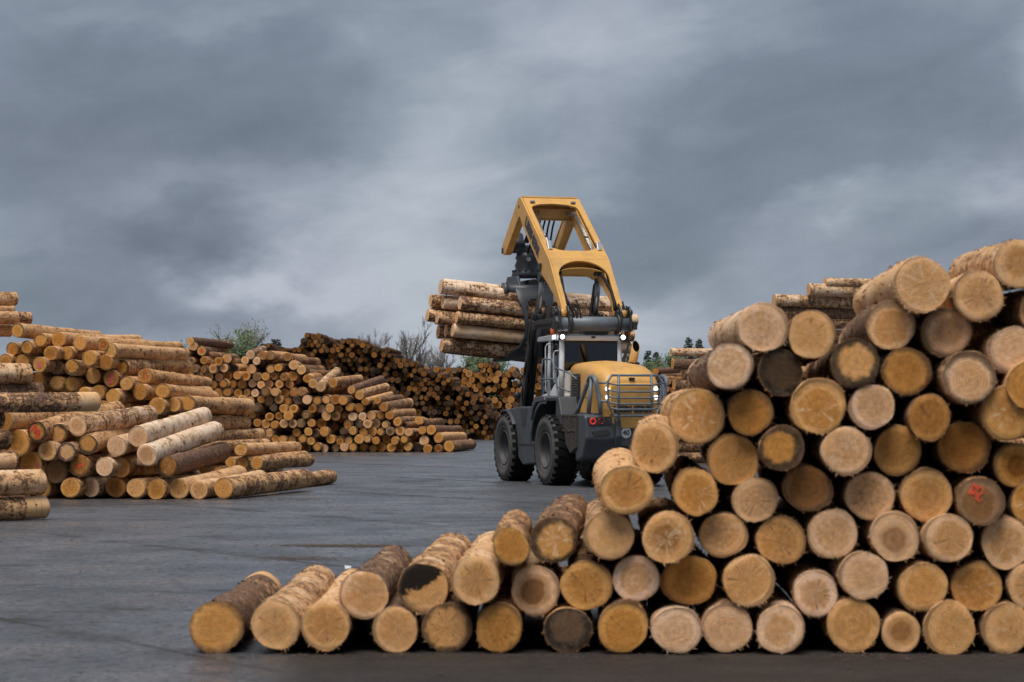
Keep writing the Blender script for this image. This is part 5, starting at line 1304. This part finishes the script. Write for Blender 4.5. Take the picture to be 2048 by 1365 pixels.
# ------------------------------------------------------------------ small things on the yard
rg = random.Random(99)
o = MB()
lit = P(693, 1143, 30.0); lit.z = 0
for k in range(4):
    a = Vector((rg.uniform(-.03, .03), rg.uniform(-.05, .05), rg.uniform(.0, .03)))
    o.add([a, a + Vector((rg.uniform(.03, .09), rg.uniform(-.03, .03), rg.uniform(.0, .03))), a + Vector((rg.uniform(.02, .06), rg.uniform(.03, .08), rg.uniform(.01, .05))), a + Vector((-.02, .05, .03))], [(0, 1, 2, 3)])
l_ = o.build('plastic_scrap', M['litter']); l_.location = lit; l_.scale = (.75, .75, .75); tag(l_, 'crumpled white plastic scrap on the asphalt behind the near logs', 'litter')
M['chip'] = plain('bark_chips', (.040, .026, .018), .9, dirt=.8, dirtcol=(.13, .08, .045), scale=30)
def scatter(name, lab, areas, seed):
    rg = random.Random(seed); mb = MB()
    for (n, fx, size) in areas:
        for _ in range(n):
            p = fx(rg); s_ = rg.uniform(*size); a = rg.uniform(0, 3.14); u_ = Vector((math.cos(a), math.sin(a), rg.uniform(-.1, .25))) * s_; v_ = Vector((-math.sin(a), math.cos(a), rg.uniform(-.1, .2))) * s_ * rg.uniform(.15, .5)
            z = Vector((p[0], p[1], .006 + s_ * .12)); up = Vector((0, 0, s_ * .10))
            mb.add([z - u_, z + v_, z + u_, z - v_, z + up], [(0, 1, 4), (1, 2, 4), (2, 3, 4), (3, 0, 4), (3, 2, 1, 0)])
    q = mb.build(name, M['chip'], fixn=False); tag(q, lab, 'debris', kind='stuff'); return q
def along(x0, y0, x1, y1, sx, sy):
    return lambda r: (lambda t: (x0 + (x1 - x0) * t + r.gauss(0, sx), y0 + (y1 - y0) * t + r.gauss(0, sy)))(r.random())
scatter('bark_debris', 'bark chips and splinters scattered over the asphalt', [
    (900, along(-2.6, 19.75, 4.4, 19.7, .25, .16), (.006, .03)), (900, along(-11, 50.5, -4.2, 50.6, .4, .5), (.01, .05)), (260, along(-12, 41.8, -8, 41.9, .3, .4), (.01, .05)),
    (400, along(-10, 96, -2, 96, .4, .5), (.03, .08)), (3500, lambda r: (r.uniform(-14, 6), r.uniform(17, 92)), (.008, .05)), (900, lambda r: (r.uniform(-6, 5), r.uniform(14.5, 32)), (.005, .022)),
    (1500, along(-3.1, 34.75, -1.7, 34.6, .22, .14), (.01, .04)), (700, along(-3.2, 31.9, -2.4, 31.8, .25, .22), (.008, .03)), (400, along(-.6, 37.6, .6, 37.4, .3, .15), (.01, .03)), (500, along(-7.4, 47.5, .6, 36.5, .10, .12), (.006, .03))], 7)
